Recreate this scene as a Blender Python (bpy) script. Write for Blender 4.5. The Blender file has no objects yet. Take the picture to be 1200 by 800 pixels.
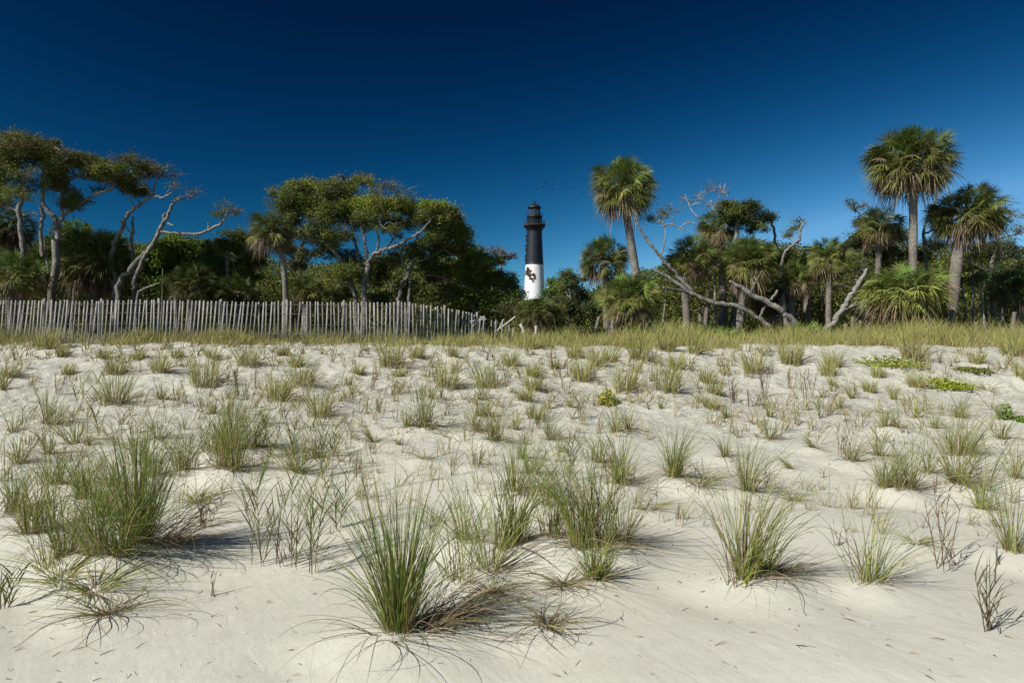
import bpy, math, random
import numpy as np
from math import radians as R, sin, cos, pi

S = bpy.context.scene
C = S.collection
rs = np.random.RandomState(7)
random.seed(7)

# ---------------------------------------------------------------- camera
EYE = 1.6
F = 800.0
cam = bpy.data.cameras.new('camera')
cam.lens = 24; cam.sensor_width = 36; cam.clip_end = 20000; cam.clip_start = 0.05
co = bpy.data.objects.new('camera', cam); C.objects.link(co)
co.location = (0, 0, EYE); co.rotation_euler = (R(90), 0, 0)
S.camera = co

# ---------------------------------------------------------------- world, sun, exposure
SUN_AZ, SUN_EL = R(232), R(40)          # compass style: clockwise from +Y
to_sun = (sin(SUN_AZ)*cos(SUN_EL), cos(SUN_AZ)*cos(SUN_EL), sin(SUN_EL))
w = bpy.data.worlds.new('World'); S.world = w; w.use_nodes = True
nt = w.node_tree; nt.nodes.clear()
def wn(t, **k):
    n = nt.nodes.new(t)
    for a, b in k.items(): setattr(n, a, b)
    return n
out = wn('ShaderNodeOutputWorld'); bg = wn('ShaderNodeBackground')
sky = wn('ShaderNodeTexSky', sky_type='NISHITA', sun_disc=False, sun_elevation=SUN_EL, sun_rotation=SUN_AZ,
         air_density=1.0, dust_density=0.15, ozone_density=3.0, altitude=0)
# the deep polarised blue: the band of sky at a right angle to the sun is darkest
tc = wn('ShaderNodeTexCoord')
dot = wn('ShaderNodeVectorMath', operation='DOT_PRODUCT'); dot.inputs[1].default_value = to_sun
nt.links.new(tc.outputs['Generated'], dot.inputs[0])
def wm(op, a, b):
    n = wn('ShaderNodeMath', operation=op)
    for k, v in ((0, a), (1, b)):
        if isinstance(v, (int, float)): n.inputs[k].default_value = v
        else: nt.links.new(v, n.inputs[k])
    return n.outputs[0]
sep = wn('ShaderNodeSeparateXYZ'); nt.links.new(tc.outputs['Generated'], sep.inputs[0])
d2 = wm('MULTIPLY', dot.outputs['Value'], dot.outputs['Value'])
E = wm('SUBTRACT', wm('MULTIPLY', d2, 2.7), wm('MULTIPLY', wm('ABSOLUTE', sep.outputs['Z'], 0.0), 3.55))
E = wm('MINIMUM', wm('MAXIMUM', E, -1.5), 0.35)
cb = wn('ShaderNodeCombineXYZ')
for k, (a0, a1) in enumerate(((-2.25, 3.1), (-1.02, 1.3), (-0.65, 1.0))):
    nt.links.new(wm('POWER', math.e, wm('ADD', wm('MULTIPLY', E, a1), a0)), cb.inputs[k])
pm = wn('ShaderNodeVectorMath', operation='MULTIPLY'); nt.links.new(sky.outputs[0], pm.inputs[0]); nt.links.new(cb.outputs[0], pm.inputs[1])
nt.links.new(pm.outputs[0], bg.inputs[0]); bg.inputs[1].default_value = 0.10
nt.links.new(bg.outputs[0], out.inputs[0])

sl = bpy.data.lights.new('sun', 'SUN'); sl.energy = 4.4; sl.angle = R(0.53); sl.color = (1.0, 0.965, 0.90)
so = bpy.data.objects.new('sun', sl); C.objects.link(so)
from mathutils import Vector
so.rotation_euler = Vector(to_sun).to_track_quat('Z', 'Y').to_euler(); so.location = (-20, -20, 30)
S.view_settings.view_transform = 'Standard'; S.view_settings.look = 'None'
S.view_settings.exposure = 0.35; S.view_settings.gamma = 1
S.render.engine = 'CYCLES'
S.cycles.max_bounces = 5; S.cycles.transparent_max_bounces = 8; S.cycles.diffuse_bounces = 3

# ---------------------------------------------------------------- noise and terrain
_T = np.random.RandomState(99).rand(256, 256)
def vnoise(x, y):
    xi = np.floor(x).astype(int); yi = np.floor(y).astype(int)
    fx = x - xi; fy = y - yi
    fx = fx*fx*(3-2*fx); fy = fy*fy*(3-2*fy)
    a = _T[xi & 255, yi & 255]; b = _T[(xi+1) & 255, yi & 255]
    c = _T[xi & 255, (yi+1) & 255]; d = _T[(xi+1) & 255, (yi+1) & 255]
    return (a*(1-fx)+b*fx)*(1-fy) + (c*(1-fx)+d*fx)*fy - 0.5
def fbm(x, y, o=3):
    s = 0; a = 1.0
    for i in range(o):
        s = s + a*vnoise(x*2**i + 17.3*i, y*2**i + 9.1*i); a *= 0.5
    return s
PY = np.array([-60, 0.0, 2.0, 3.0, 3.6, 4.5, 6.0, 9.0, 12.0, 15.0, 17.0, 18.5, 20.0, 22.0, 25.0, 28.0, 60, 4000])
PD = np.array([2.6, 1.72, 1.56, 1.50, 1.52, 1.51, 1.47, 1.28, .95, .46, .15, .07, .04, .02, .14, .32, .4, 0.9])
MOUNDS = None
def G0(X, Y):
    X = np.asarray(X, float); Y = np.asarray(Y, float)
    near = np.clip((Y-0.5)/3, 0, 1)*np.clip((40-Y)/15, 0, 1)
    z = EYE - np.interp(Y, PY, PD)
    z = z + near*(0.16*vnoise(X*0.23+3, Y*0.3+8) + 0.09*vnoise(X*0.7+31, Y*0.9+2))
    # terrace edge on the right hand side of the slope
    e = 13.4 - 0.09*(X-6) + 0.5*vnoise(X*0.6, 3)
    z = z + np.clip((X-5)/3, 0, 1)*0.10*np.tanh((Y-e)*4)*np.exp(-((Y-e)/2.5)**2)
    return z
def G(X, Y):
    X = np.asarray(X, float); Y = np.asarray(Y, float)
    z = G0(X, Y)
    rough = np.clip((Y-7)/5, 0, 1)*np.clip((30-Y)/6, 0, 1)
    z = z + rough*(0.05*vnoise(X*2.1, Y*1.5+5) + 0.06*vnoise(X*4.8+4, Y*3.9) + 0.04*vnoise(X*10+4, Y*8.5))
    z = z + 0.022*vnoise(X*2.0+50, Y*1.6)
    if MOUNDS is not None:
        s = X.shape; xf = X.ravel(); yf = Y.ravel(); zz = z.ravel().copy()
        for mx, my, h, r in MOUNDS:
            m = np.nonzero((np.abs(xf-mx) < 3.2*r) & (np.abs(yf-my) < 3.2*r))[0]
            if len(m):
                dx = xf[m]-mx; dy = yf[m]-my
                u = dx*0.78+dy*0.62; v = -dx*0.62+dy*0.78      # tail drawn out down wind
                uu = np.where(u > 0, u/(1.7*r), u/r)
                zz[m] += h*np.exp(-(uu**2+(v/r)**2))
                zz[m] -= 0.35*h*np.exp(-(((u+1.5*r)/(0.6*r))**2+(v/r)**2))
        z = zz.reshape(s)
    return z
def hit(px, py):
    """the spot on the slope seen in the direction of this point"""
    ys = np.linspace(2.4, 24, 900)
    X = (px-600)/F*ys; zr = EYE-(py-400)/F*ys
    g = G0(X, ys)
    k = np.nonzero(g >= zr)[0]
    if len(k) == 0:
        k = [int(np.argmin(zr-g))]
    i = int(k[0]); return float(X[i]), float(ys[i])
def P(px, py, Y):
    return np.array([(px-600)/F*Y, Y, EYE-(py-400)/F*Y])

# ---------------------------------------------------------------- mesh building
class MB:
    def __init__(s): s.v = []; s.f = []; s.c = []; s.n = 0
    def add(s, v, f, c=None):
        v = np.asarray(v, float).reshape(-1, 3); f = np.asarray(f, int).reshape(-1, 4)
        s.v.append(v); s.f.append(f+s.n)
        if c is None: c = np.ones((len(v), 3))*0.5
        c = np.broadcast_to(np.asarray(c, float), (len(v), 3))
        s.c.append(c); s.n += len(v)
    def build(s, name, mat, parent=None, base=(0, 0, 0), smooth=False):
        v = np.concatenate(s.v)-np.asarray(base, float); f = np.concatenate(s.f); c = np.concatenate(s.c)
        tri = f[:, 3] == f[:, 2]
        me = bpy.data.meshes.new(name)
        me.vertices.add(len(v)); me.vertices.foreach_set('co', v.ravel())
        cnt = np.where(tri, 3, 4); st = np.concatenate([[0], np.cumsum(cnt)[:-1]])
        if tri.any():
            mask = np.ones(f.shape, bool); mask[tri, 3] = False; loops = f[mask]
        else: loops = f.ravel()
        me.loops.add(len(loops)); me.loops.foreach_set('vertex_index', loops.astype(np.int32))
        me.polygons.add(len(f)); me.polygons.foreach_set('loop_start', st.astype(np.int32))
        if smooth: me.polygons.foreach_set('use_smooth', np.ones(len(f), bool))
        me.update(calc_edges=True)
        a = me.color_attributes.new('Col', 'FLOAT_COLOR', 'POINT')
        cc = np.ones((len(v), 4)); cc[:, :3] = np.clip(c, 0, 1); a.data.foreach_set('color', cc.ravel())
        me.materials.append(mat)
        o = bpy.data.objects.new(name, me); C.objects.link(o)
        if parent is not None: o.parent = parent
        else: o.location = base
        return o
def tag(o, label, cat=None, group=None, kind=None):
    o['label'] = label
    if cat: o['category'] = cat
    if group: o['group'] = group
    if kind: o['kind'] = kind
    return o
def empty(name, loc, label, cat, group=None):
    o = bpy.data.objects.new(name, None); C.objects.link(o); o.location = loc; o.empty_display_size = 0.2
    return tag(o, label, cat, group)
def tube(mb, pts, rad, sides=8, col=None, cap=True):
    pts = np.asarray(pts, float); n = len(pts); rad = np.broadcast_to(np.asarray(rad, float), (n,))
    t = np.gradient(pts, axis=0); t /= np.linalg.norm(t, axis=1)[:, None]+1e-9
    ref = np.array([0.31, 0.9, 0.22]); a = np.cross(t, ref); a /= np.linalg.norm(a, axis=1)[:, None]+1e-9
    b = np.cross(t, a)
    th = np.linspace(0, 2*pi, sides, endpoint=False)
    ring = pts[:, None]+rad[:, None, None]*(np.cos(th)[None, :, None]*a[:, None]+np.sin(th)[None, :, None]*b[:, None])
    v = ring.reshape(-1, 3); i = np.arange(n-1)[:, None]*sides; j = np.arange(sides)[None]
    j2 = (j+1) % sides
    f = np.stack([i+j, i+j2, i+sides+j2, i+sides+j], -1).reshape(-1, 4)
    cc = None
    if col is not None:
        col = np.asarray(col, float)
        cc = np.repeat(col, sides, axis=0) if col.ndim == 2 else col
    if cap:
        v = np.concatenate([v, pts[-1:]+t[-1:]*rad[-1]*0.5]); k = len(v)-1
        o = (n-1)*sides
        f = np.concatenate([f, np.stack([o+j[0], o+j2[0], np.full(sides, k), np.full(sides, k)], -1)])
        if cc is not None and np.ndim(cc) == 2: cc = np.concatenate([cc, cc[-1:]])
    mb.add(v, f, cc)
def box(mb, c, s, col=None, rot=0, tilt=(0, 0)):
    v = np.array([[x, y, z] for x in (-.5, .5) for y in (-.5, .5) for z in (-.5, .5)])*np.asarray(s)
    f = [[0, 1, 3, 2], [4, 6, 7, 5], [0, 4, 5, 1], [2, 3, 7, 6], [0, 2, 6, 4], [1, 5, 7, 3]]
    v[:, 0] += v[:, 2]*tilt[0]; v[:, 1] += v[:, 2]*tilt[1]
    x = v[:, 0]*cos(rot)-v[:, 1]*sin(rot); y = v[:, 0]*sin(rot)+v[:, 1]*cos(rot); v[:, 0] = x; v[:, 1] = y
    mb.add(v+np.asarray(c), f, col)
def lathe(mb, prof, centre, seg=32, col=None, a0=0, a1=2*pi):
    prof = np.asarray(prof, float); n = len(prof)
    th = np.linspace(a0, a1, seg, endpoint=False)
    v = np.stack([prof[:, None, 0]*np.cos(th), prof[:, None, 0]*np.sin(th), np.repeat(prof[:, 1:2], seg, 1)], -1).reshape(-1, 3)
    i = np.arange(n-1)[:, None]*seg; j = np.arange(seg)[None]; j2 = (j+1) % seg
    f = np.stack([i+j, i+j2, i+seg+j2, i+seg+j], -1).reshape(-1, 4)
    mb.add(v+np.asarray(centre), f, col)
def smooth_path(pts, k=5):
    pts = np.asarray(pts, float)
    if len(pts) < 3: 
        t = np.linspace(0, 1, k+1)[:, None]; return pts[0]*(1-t)+pts[-1]*t
    p = np.concatenate([[2*pts[0]-pts[1]], pts, [2*pts[-1]-pts[-2]]]); o = []
    for i in range(1, len(p)-2):
        for t in np.linspace(0, 1, k, endpoint=False):
            a, b, c, d = p[i-1], p[i], p[i+1], p[i+2]
            o.append(0.5*((2*b)+(-a+c)*t+(2*a-5*b+4*c-d)*t*t+(-a+3*b-3*c+d)*t**3))
    o.append(pts[-1]); return np.array(o)

# ---------------------------------------------------------------- materials
def mat(name, rough=0.8, spec=0.3, col=None, attr=True, transl=0.0, bump=None, vary=None, metal=0):
    m = bpy.data.materials.new(name); m.use_nodes = True; t = m.node_tree; N = t.nodes; L = t.links
    b = N['Principled BSDF']; b.inputs['Roughness'].default_value = rough; b.inputs['Specular IOR Level'].default_value = spec
    b.inputs['Metallic'].default_value = metal
    if attr:
        a = N.new('ShaderNodeAttribute'); a.attribute_name = 'Col'; csock = a.outputs['Color']
    else:
        a = N.new('ShaderNodeRGB'); a.outputs[0].default_value = (*col, 1); csock = a.outputs[0]
    g = N.new('ShaderNodeNewGeometry')
    if vary:
        sc, lo, hi = vary
        nz = N.new('ShaderNodeTexNoise'); nz.inputs['Scale'].default_value = sc; nz.inputs['Detail'].default_value = 6
        L.new(g.outputs['Position'], nz.inputs['Vector'])
        mr = N.new('ShaderNodeMapRange'); mr.inputs[1].default_value = .3; mr.inputs[2].default_value = .7
        mr.inputs[3].default_value = lo; mr.inputs[4].default_value = hi; L.new(nz.outputs['Fac'], mr.inputs[0])
        vm = N.new('ShaderNodeVectorMath'); vm.operation = 'SCALE'; L.new(csock, vm.inputs[0]); L.new(mr.outputs[0], vm.inputs['Scale'])
        csock = vm.outputs[0]
    L.new(csock, b.inputs['Base Color'])
    if bump:
        sc, st, stretch = bump
        mp = N.new('ShaderNodeMapping'); mp.inputs['Scale'].default_value = stretch; L.new(g.outputs['Position'], mp.inputs[0])
        nz = N.new('ShaderNodeTexNoise'); nz.inputs['Scale'].default_value = sc; nz.inputs['Detail'].default_value = 5; L.new(mp.outputs[0], nz.inputs['Vector'])
        bp = N.new('ShaderNodeBump'); bp.inputs['Distance'].default_value = st; bp.inputs['Strength'].default_value = 1; L.new(nz.outputs['Fac'], bp.inputs['Height'])
        L.new(bp.outputs[0], b.inputs['Normal'])
    if transl > 0:
        tr = N.new('ShaderNodeBsdfTranslucent'); L.new(csock, tr.inputs[0])
        mx = N.new('ShaderNodeMixShader'); mx.inputs[0].default_value = transl
        L.new(b.outputs[0], mx.inputs[1]); L.new(tr.outputs[0], mx.inputs[2]); L.new(mx.outputs[0], N['Material Output'].inputs[0])
    return m
M_leaf = mat('oak_leaf', 0.6, 0.16, transl=0.25)
M_frond = mat('palm_frond', 0.5, 0.25, transl=0.2)
M_dead = mat('dead_frond', 0.85, 0.1, transl=0.1)
M_bark = mat('oak_bark', 0.9, 0.15, vary=(6, .6, 1.25), bump=(11, 0.07, (1.4, 1.4, .6)))
M_palmbark = mat('palm_bark', 0.95, 0.1, vary=(9, .65, 1.2), bump=(7, 0.04, (1, 1, 5)))
M_blade = mat('grass_blade', 0.55, 0.14, transl=0.28)
M_wood = mat('weathered_wood', 0.9, 0.15, vary=(5, .75, 1.15), bump=(30, 0.004, (3, 3, .3)))
M_wire = mat('fence_wire', 0.6, 0.4, col=(.18, .17, .16), attr=False, metal=.6)
M_white = mat('white_paint', 0.6, 0.3, col=(.80, .80, .78), attr=False, vary=(.7, .93, 1.02))
M_black = mat('black_paint', 0.5, 0.35, col=(.014, .018, .024), attr=False, vary=(.8, .7, 1.3))
M_roof = mat('lantern_roof_paint', 0.5, 0.4, col=(.014, .016, .02), attr=False)
M_rust = mat('rusty_iron', 0.85, 0.2, col=(.05, .032, .028), attr=False, vary=(1.5, .7, 1.3))
M_lens = mat('lantern_lens', 0.25, 0.8, col=(.45, .52, .55), attr=False)
M_glass = bpy.data.materials.new('lantern_glass'); M_glass.use_nodes = True
_b = M_glass.node_tree.nodes['Principled BSDF']; _b.inputs['Base Color'].default_value = (.8, .88, .9, 1); _b.inputs['Roughness'].default_value = .05
_b.inputs['Transmission Weight'].default_value = 1.0; _b.inputs['IOR'].default_value = 1.1
M_bird = mat('dark_feathers', 0.8, 0.2, col=(.015, .015, .017), attr=False)
M_debris = mat('dry_debris', 0.9, 0.1)

def sand_material():
    m = bpy.data.materials.new('dune_sand'); m.use_nodes = True; t = m.node_tree; N = t.nodes; L = t.links
    b = N['Principled BSDF']; b.inputs['Roughness'].default_value = 0.95; b.inputs['Specular IOR Level'].default_value = 0.12
    g = N.new('ShaderNodeNewGeometry')
    def noise(sc, det=4, rough=.5, stretch=None, rot=0, dist=0):
        n = N.new('ShaderNodeTexNoise'); n.inputs['Scale'].default_value = sc; n.inputs['Detail'].default_value = det; n.inputs['Roughness'].default_value = rough
        n.inputs['Distortion'].default_value = dist
        if stretch:
            m0 = N.new('ShaderNodeMapping'); m0.inputs['Rotation'].default_value = (0, 0, rot)
            mp = N.new('ShaderNodeMapping'); mp.inputs['Scale'].default_value = stretch
            L.new(g.outputs['Position'], m0.inputs[0]); L.new(m0.outputs[0], mp.inputs[0]); L.new(mp.outputs[0], n.inputs['Vector'])
        else: L.new(g.outputs['Position'], n.inputs['Vector'])
        return n.outputs['Fac']
    def ramp(s, a, b_, lo, hi):
        r = N.new('ShaderNodeMapRange'); r.inputs[1].default_value = a; r.inputs[2].default_value = b_; r.inputs[3].default_value = lo; r.inputs[4].default_value = hi
        L.new(s, r.inputs[0]); return r.outputs[0]
    def mul(a, b_, op='MULTIPLY'):
        k = N.new('ShaderNodeMath'); k.operation = op
        L.new(a, k.inputs[0])
        if isinstance(b_, (int, float)): k.inputs[1].default_value = b_
        else: L.new(b_, k.inputs[1])
        return k.outputs[0]
    def mix(f, a, b_):
        k = N.new('ShaderNodeMix'); k.data_type = 'RGBA'
        L.new(f, k.inputs[0])
        for q, c in ((6, a), (7, b_)):
            if isinstance(c, tuple): k.inputs[q].default_value = (*c, 1)
            else: L.new(c, k.inputs[q])
        return k.outputs[2]
    c = mix(ramp(noise(0.8, 5), .3, .7, 0, 1), (.555, .54, .45), (.615, .60, .51))
    c = mix(ramp(noise(9, 6, .7), .35, .7, 0, .5), c, (.48, .46, .375))
    # grains of dark mineral and shell
    c = mix(ramp(noise(260, 2, .6), .62, .72, 0, .55), c, (.24, .20, .16))
    sepn = N.new('ShaderNodeSeparateXYZ'); L.new(g.outputs['Position'], sepn.inputs[0])
    far = ramp(sepn.outputs['Y'], 6, 11, .08, 1)
    fleck = mul(ramp(noise(32, 3, .6), .58, .66, 0, .75), far)
    c = mix(fleck, c, (.22, .18, .14))
    fl2 = mul(ramp(noise(38, 2, .5), .66, .70, 0, .7), far)
    c = mix(fl2, c, (.80, .77, .70))
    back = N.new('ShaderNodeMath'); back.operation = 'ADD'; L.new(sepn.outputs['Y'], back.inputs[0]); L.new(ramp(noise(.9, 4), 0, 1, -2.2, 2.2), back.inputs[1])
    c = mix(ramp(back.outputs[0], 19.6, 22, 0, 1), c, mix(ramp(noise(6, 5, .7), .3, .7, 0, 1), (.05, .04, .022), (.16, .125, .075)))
    L.new(c, b.inputs['Base Color'])
    rp = mul(noise(3, 2, .5, (1, 4.0, 1), R(58), .6), .0042)
    pit = mul(mul(noise(8, 6, .7), far), .055)
    pit2 = mul(mul(noise(26, 4, .7), far), .024)
    gr = mul(noise(170, 2, .6), .0014)
    h = mul(mul(mul(rp, pit, 'ADD'), gr, 'ADD'), pit2, 'ADD')
    bp = N.new('ShaderNodeBump'); bp.inputs['Distance'].default_value = 1; bp.inputs['Strength'].default_value = 1.0
    L.new(h, bp.inputs['Height']); L.new(bp.outputs[0], b.inputs['Normal'])
    return m
M_sand = sand_material()

# ---------------------------------------------------------------- grass tufts: (x, y, height in px, type)
TUFTS = [
 (13,443,20,'B'),(18,421,18,'S'),(73,420,16,'B'),(52,410,26,'B'),(79,438,14,'B'),(120,421,13,'B'),(136,440,24,'B'),(133,478,42,'B'),
 (163,423,13,'B'),(188,440,24,'B'),(188,470,24,'T'),(68,462,30,'R'),(88,472,36,'S'),(56,503,50,'T'),(56,537,40,'T'),(16,510,38,'T'),
 (29,501,26,'S'),(117,511,36,'S'),(104,526,22,'T'),(88,524,46,'T'),(185,518,42,'T'),(3,459,25,'T'),(150,525,30,'L'),
 (207,421,13,'B'),(249,421,14,'B'),(240,455,44,'B'),(291,431,30,'B'),(302,453,42,'W'),(329,419,13,'B'),(347,430,18,'B'),(354,456,34,'B'),
 (325,472,32,'B'),(373,489,34,'B'),(280,463,32,'R'),(288,467,20,'R'),(249,487,26,'T'),(272,540,78,'T'),(249,539,62,'T'),(296,537,55,'T'),
 (318,540,64,'S'),(347,540,72,'S'),(370,541,50,'T'),(388,539,36,'S'),(219,537,36,'S'),(239,534,34,'S'),(310,500,26,'T'),
 (419,440,13,'B'),(410,454,14,'T'),(456,432,34,'B'),(487,421,19,'B'),(468,441,14,'B'),(509,439,28,'W'),(532,420,13,'B'),(523,456,34,'B'),
 (570,421,16,'R'),(570,455,30,'B'),(564,471,26,'T'),(598,430,20,'B'),(437,522,47,'A'),(445,483,23,'S'),(497,507,56,'T'),(477,507,26,'T'),
 (519,512,20,'L'),(467,524,12,'T'),(558,510,46,'T'),(581,523,40,'T'),(566,490,22,'B'),(527,485,24,'W'),(489,470,22,'W'),
 (627,410,14,'B'),(650,432,14,'B'),(657,441,14,'R'),(625,460,22,'B'),(624,444,17,'B'),(615,472,20,'B'),(626,490,20,'B'),(672,421,20,'B'),
 (682,446,28,'B'),(700,431,22,'B'),(715,427,18,'B'),(749,424,30,'B'),(777,413,30,'B'),(791,434,20,'B'),(732,461,34,'B'),(779,461,36,'B'),
 (775,480,14,'T'),(761,480,14,'W'),(682,492,40,'S'),(668,480,16,'T'),(721,510,40,'T'),(736,508,32,'T'),(646,518,40,'T'),(605,507,27,'T'),
 (630,503,18,'S'),(657,531,22,'T'),(612,541,30,'T'),
 (815,417,22,'B'),(828,449,20,'B'),(837,465,20,'B'),(832,479,16,'B'),(846,430,22,'W'),(851,494,24,'T'),(883,438,30,'B'),(862,472,36,'R'),
 (880,476,22,'R'),(896,468,40,'R'),(927,428,32,'B'),(928,455,28,'R'),(947,469,40,'R'),(970,441,20,'B'),(976,432,22,'B'),
 (975,455,16,'T'),(983,482,27,'T'),(962,490,30,'S'),(902,492,22,'T'),(902,517,32,'T'),(998,468,17,'T'),(988,533,46,'R'),(953,528,28,'A'),
 (1028,442,14,'B'),(1047,470,20,'T'),(1019,461,16,'B'),(1070,424,38,'B'),(1073,455,20,'B'),(1074,492,26,'T'),(1090,486,16,'L'),
 (1036,485,16,'L'),(1038,506,30,'T'),(1051,507,26,'T'),(1126,492,30,'T'),(1096,503,24,'T'),(1146,428,17,'B'),(1158,459,22,'L'),(1185,418,30,'B'),
 (1198,444,17,'B'),(1174,494,24,'T'),(1174,517,30,'T'),(1029,539,42,'T'),(1115,540,62,'T'),(1135,537,40,'T'),
 (180,565,62,'T'),(60,572,52,'T'),(120,612,64,'T'),(22,547,46,'T'),(232,592,46,'L'),(162,547,52,'T'),(1150,602,52,'F'),(1088,560,44,'T'),(850,540,34,'T'),(702,546,40,'T'),(560,547,34,'F'),(622,560,48,'T'),(500,541,24,'L'),(930,590,30,'L'),(420,560,34,'W'),(240,618,50,'R'),(400,620,70,'S'),(640,600,60,'F'),(545,640,70,'F'),(1075,640,30,'L'),
 # the lower slope and the foreground
 (161,661,158,'G'),(36,633,92,'T'),(72,690,72,'L'),(110,700,66,'L'),(128,727,84,'X'),(76,664,80,'T'),(107,672,100,'T'),(140,677,84,'T'),(4,712,60,'S'),
 (20,600,60,'T'),(95,590,62,'T'),(302,663,126,'S'),(332,661,80,'R'),(349,665,120,'S'),(371,672,120,'S'),(277,562,84,'T'),(259,560,60,'T'),(349,560,62,'T'),(382,561,72,'S'),
 (217,560,50,'T'),(128,575,45,'T'),(465,752,200,'G'),(640,742,60,'X'),(250,700,34,'W'),(540,735,40,'X'),(980,640,34,'W'),(573,677,112,'F'),(601,657,108,'T'),(577,705,56,'X'),(680,662,128,'T'),(650,655,84,'F'),(661,696,60,'X'),(699,690,56,'T'),
 (729,655,86,'F'),(727,574,74,'T'),(760,600,34,'L'),(667,565,60,'S'),(605,583,72,'T'),(575,522,34,'T'),(791,568,64,'T'),(818,576,40,'L'),(876,582,66,'T'),
 (876,691,120,'T'),(906,686,54,'X'),(1022,690,92,'F'),(1037,580,54,'T'),(1065,582,74,'T'),(1125,577,82,'T'),(1106,668,108,'R'),(1185,652,88,'F'),
 (1162,741,84,'D'),(1190,566,44,'T'),(926,551,26,'A'),(964,561,16,'W'),(998,543,46,'T'),(1170,662,26,'W'),
]
pos = [hit(x, y) for x, y, h, t in TUFTS]
MOUNDS = []
for (x, y, h, t), (X, Y) in zip(TUFTS, pos):
    hw = h/F*Y
    if t in 'BTGFLXA':
        MOUNDS.append((X, Y, min(0.075, 0.10*hw), 0.16+0.22*hw))

# ground sheet
def rows():
    y = [-60, -30, -12, -5, -2, 0, 0.8, 1.5]; v = 2.0
    while v < 26: y.append(v); v += 0.02+0.0035*v
    while v < 9000: y.append(v); v *= 1.12
    return np.array(y)
ry = rows()
u = np.concatenate([-np.geomspace(6, 1.02, 10), np.linspace(-1, 1, 620), np.geomspace(1.02, 6, 10)])
hw = np.clip(0.80*np.abs(ry)+1.2, 3, None)
XX = u[None]*hw[:, None]; YY = np.repeat(ry[:, None], len(u), 1)
ZZ = G(XX, YY)
mb = MB(); n0, n1 = XX.shape
i = np.arange(n0-1)[:, None]*n1; j = np.arange(n1-1)[None]
mb.add(np.stack([XX, YY, ZZ], -1), np.stack([i+j, i+j+1, i+n1+j+1, i+n1+j], -1))
g = mb.build('sand_dune', M_sand, smooth=True)
tag(g, 'pale sand dune slope rising from the foreground to the tree line', 'sand', kind='structure')

# ---------------------------------------------------------------- blades
def blades(mb, base, az, th0, bend, ln, w0, cb, ct, seg=5, power=1.4, ground=True, lean=None, wiggle=0.0, tw=1.0):
    """ribbons: every argument is an array over the blades"""
    n = len(az); t = np.linspace(0, 1, seg+1)
    th = th0[:, None]+bend[:, None]*t[None]**power
    a = az[:, None]+wiggle*(rs.randn(n)[:, None])*t[None]
    d = np.stack([np.sin(th)*np.cos(a), np.sin(th)*np.sin(a), np.cos(th)], -1)
    if lean is not None: d = d+np.asarray(lean)[None, None]*t[None, :, None]
    step = (d[:, :-1]+d[:, 1:])/2*(ln[:, None, None]/seg)
    p = np.concatenate([np.zeros((n, 1, 3)), np.cumsum(step, 1)], 1)+base[:, None]
    if ground:
        gz = G(p[..., 0], p[..., 1])+0.004+0.01*rs.rand(n)[:, None]
        p[..., 2] = np.where(t[None] > 0.01, np.maximum(p[..., 2], gz), p[..., 2])
    side = np.stack([-np.sin(a), np.cos(a), np.zeros_like(a)], -1)
    nrm = np.cross(d, side); tws = (rs.rand(n)-.5)*pi*tw
    sd = side*np.cos(tws)[:, None, None]+nrm*np.sin(tws)[:, None, None]
    prof = np.interp(t, [0, .15, .5, .8, 1], [.75, 1, .85, .5, .06])
    wv = sd*(w0[:, None]*prof[None]/2)[..., None]
    v = np.stack([p-wv, p+wv], 2).reshape(-1, 3)
    k = (np.arange(n)*(seg+1)*2)[:, None]+np.arange(seg)[None]*2
    f = np.stack([k, k+1, k+3, k+2], -1).reshape(-1, 4)
    c = cb[:, None]*(1-t[None, :, None])+ct[:, None]*t[None, :, None]
    c = np.repeat(c[:, :, None], 2, 2).reshape(-1, 3)
    mb.add(v, f, c)
    return p
def cols(n, base, var=0.25, hue=0.08):
    b = np.asarray(base, float)[None]*(1+var*(rs.rand(n, 1)*2-1))
    return np.clip(b*(1+hue*rs.randn(n, 3)), 0.005, .9)
GREEN = (.135, .215, .036); YEL = (.35, .355, .075); TAN = (.47, .39, .21); RED = (.20, .12, .08); BROWN = (.22, .165, .10); DRY=(.44,.37,.23); DGREEN = (.085, .135, .030)  # DGREEN darkens near tufts, for deep green blades and the shade between them
def mixc(n, fr):
    """rows drawn from several colours with weights"""
    keys = np.array([c for c, w_ in fr]); w_ = np.array([w_ for c, w_ in fr], float)
    k = rs.choice(len(keys), n, p=w_/w_.sum())
    b = keys[k]*(1+.22*(rs.rand(n, 1)*2-1))
    return np.clip(b*(1+.06*rs.randn(n, 3)), .005, .9)
def discbase(X, Y, r, n):
    a = rs.rand(n)*2*pi; q = r*np.sqrt(rs.rand(n))
    x = X+q*np.cos(a); y = Y+q*np.sin(a)
    return np.stack([x, y, G(x, y)-0.015], -1), a
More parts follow.
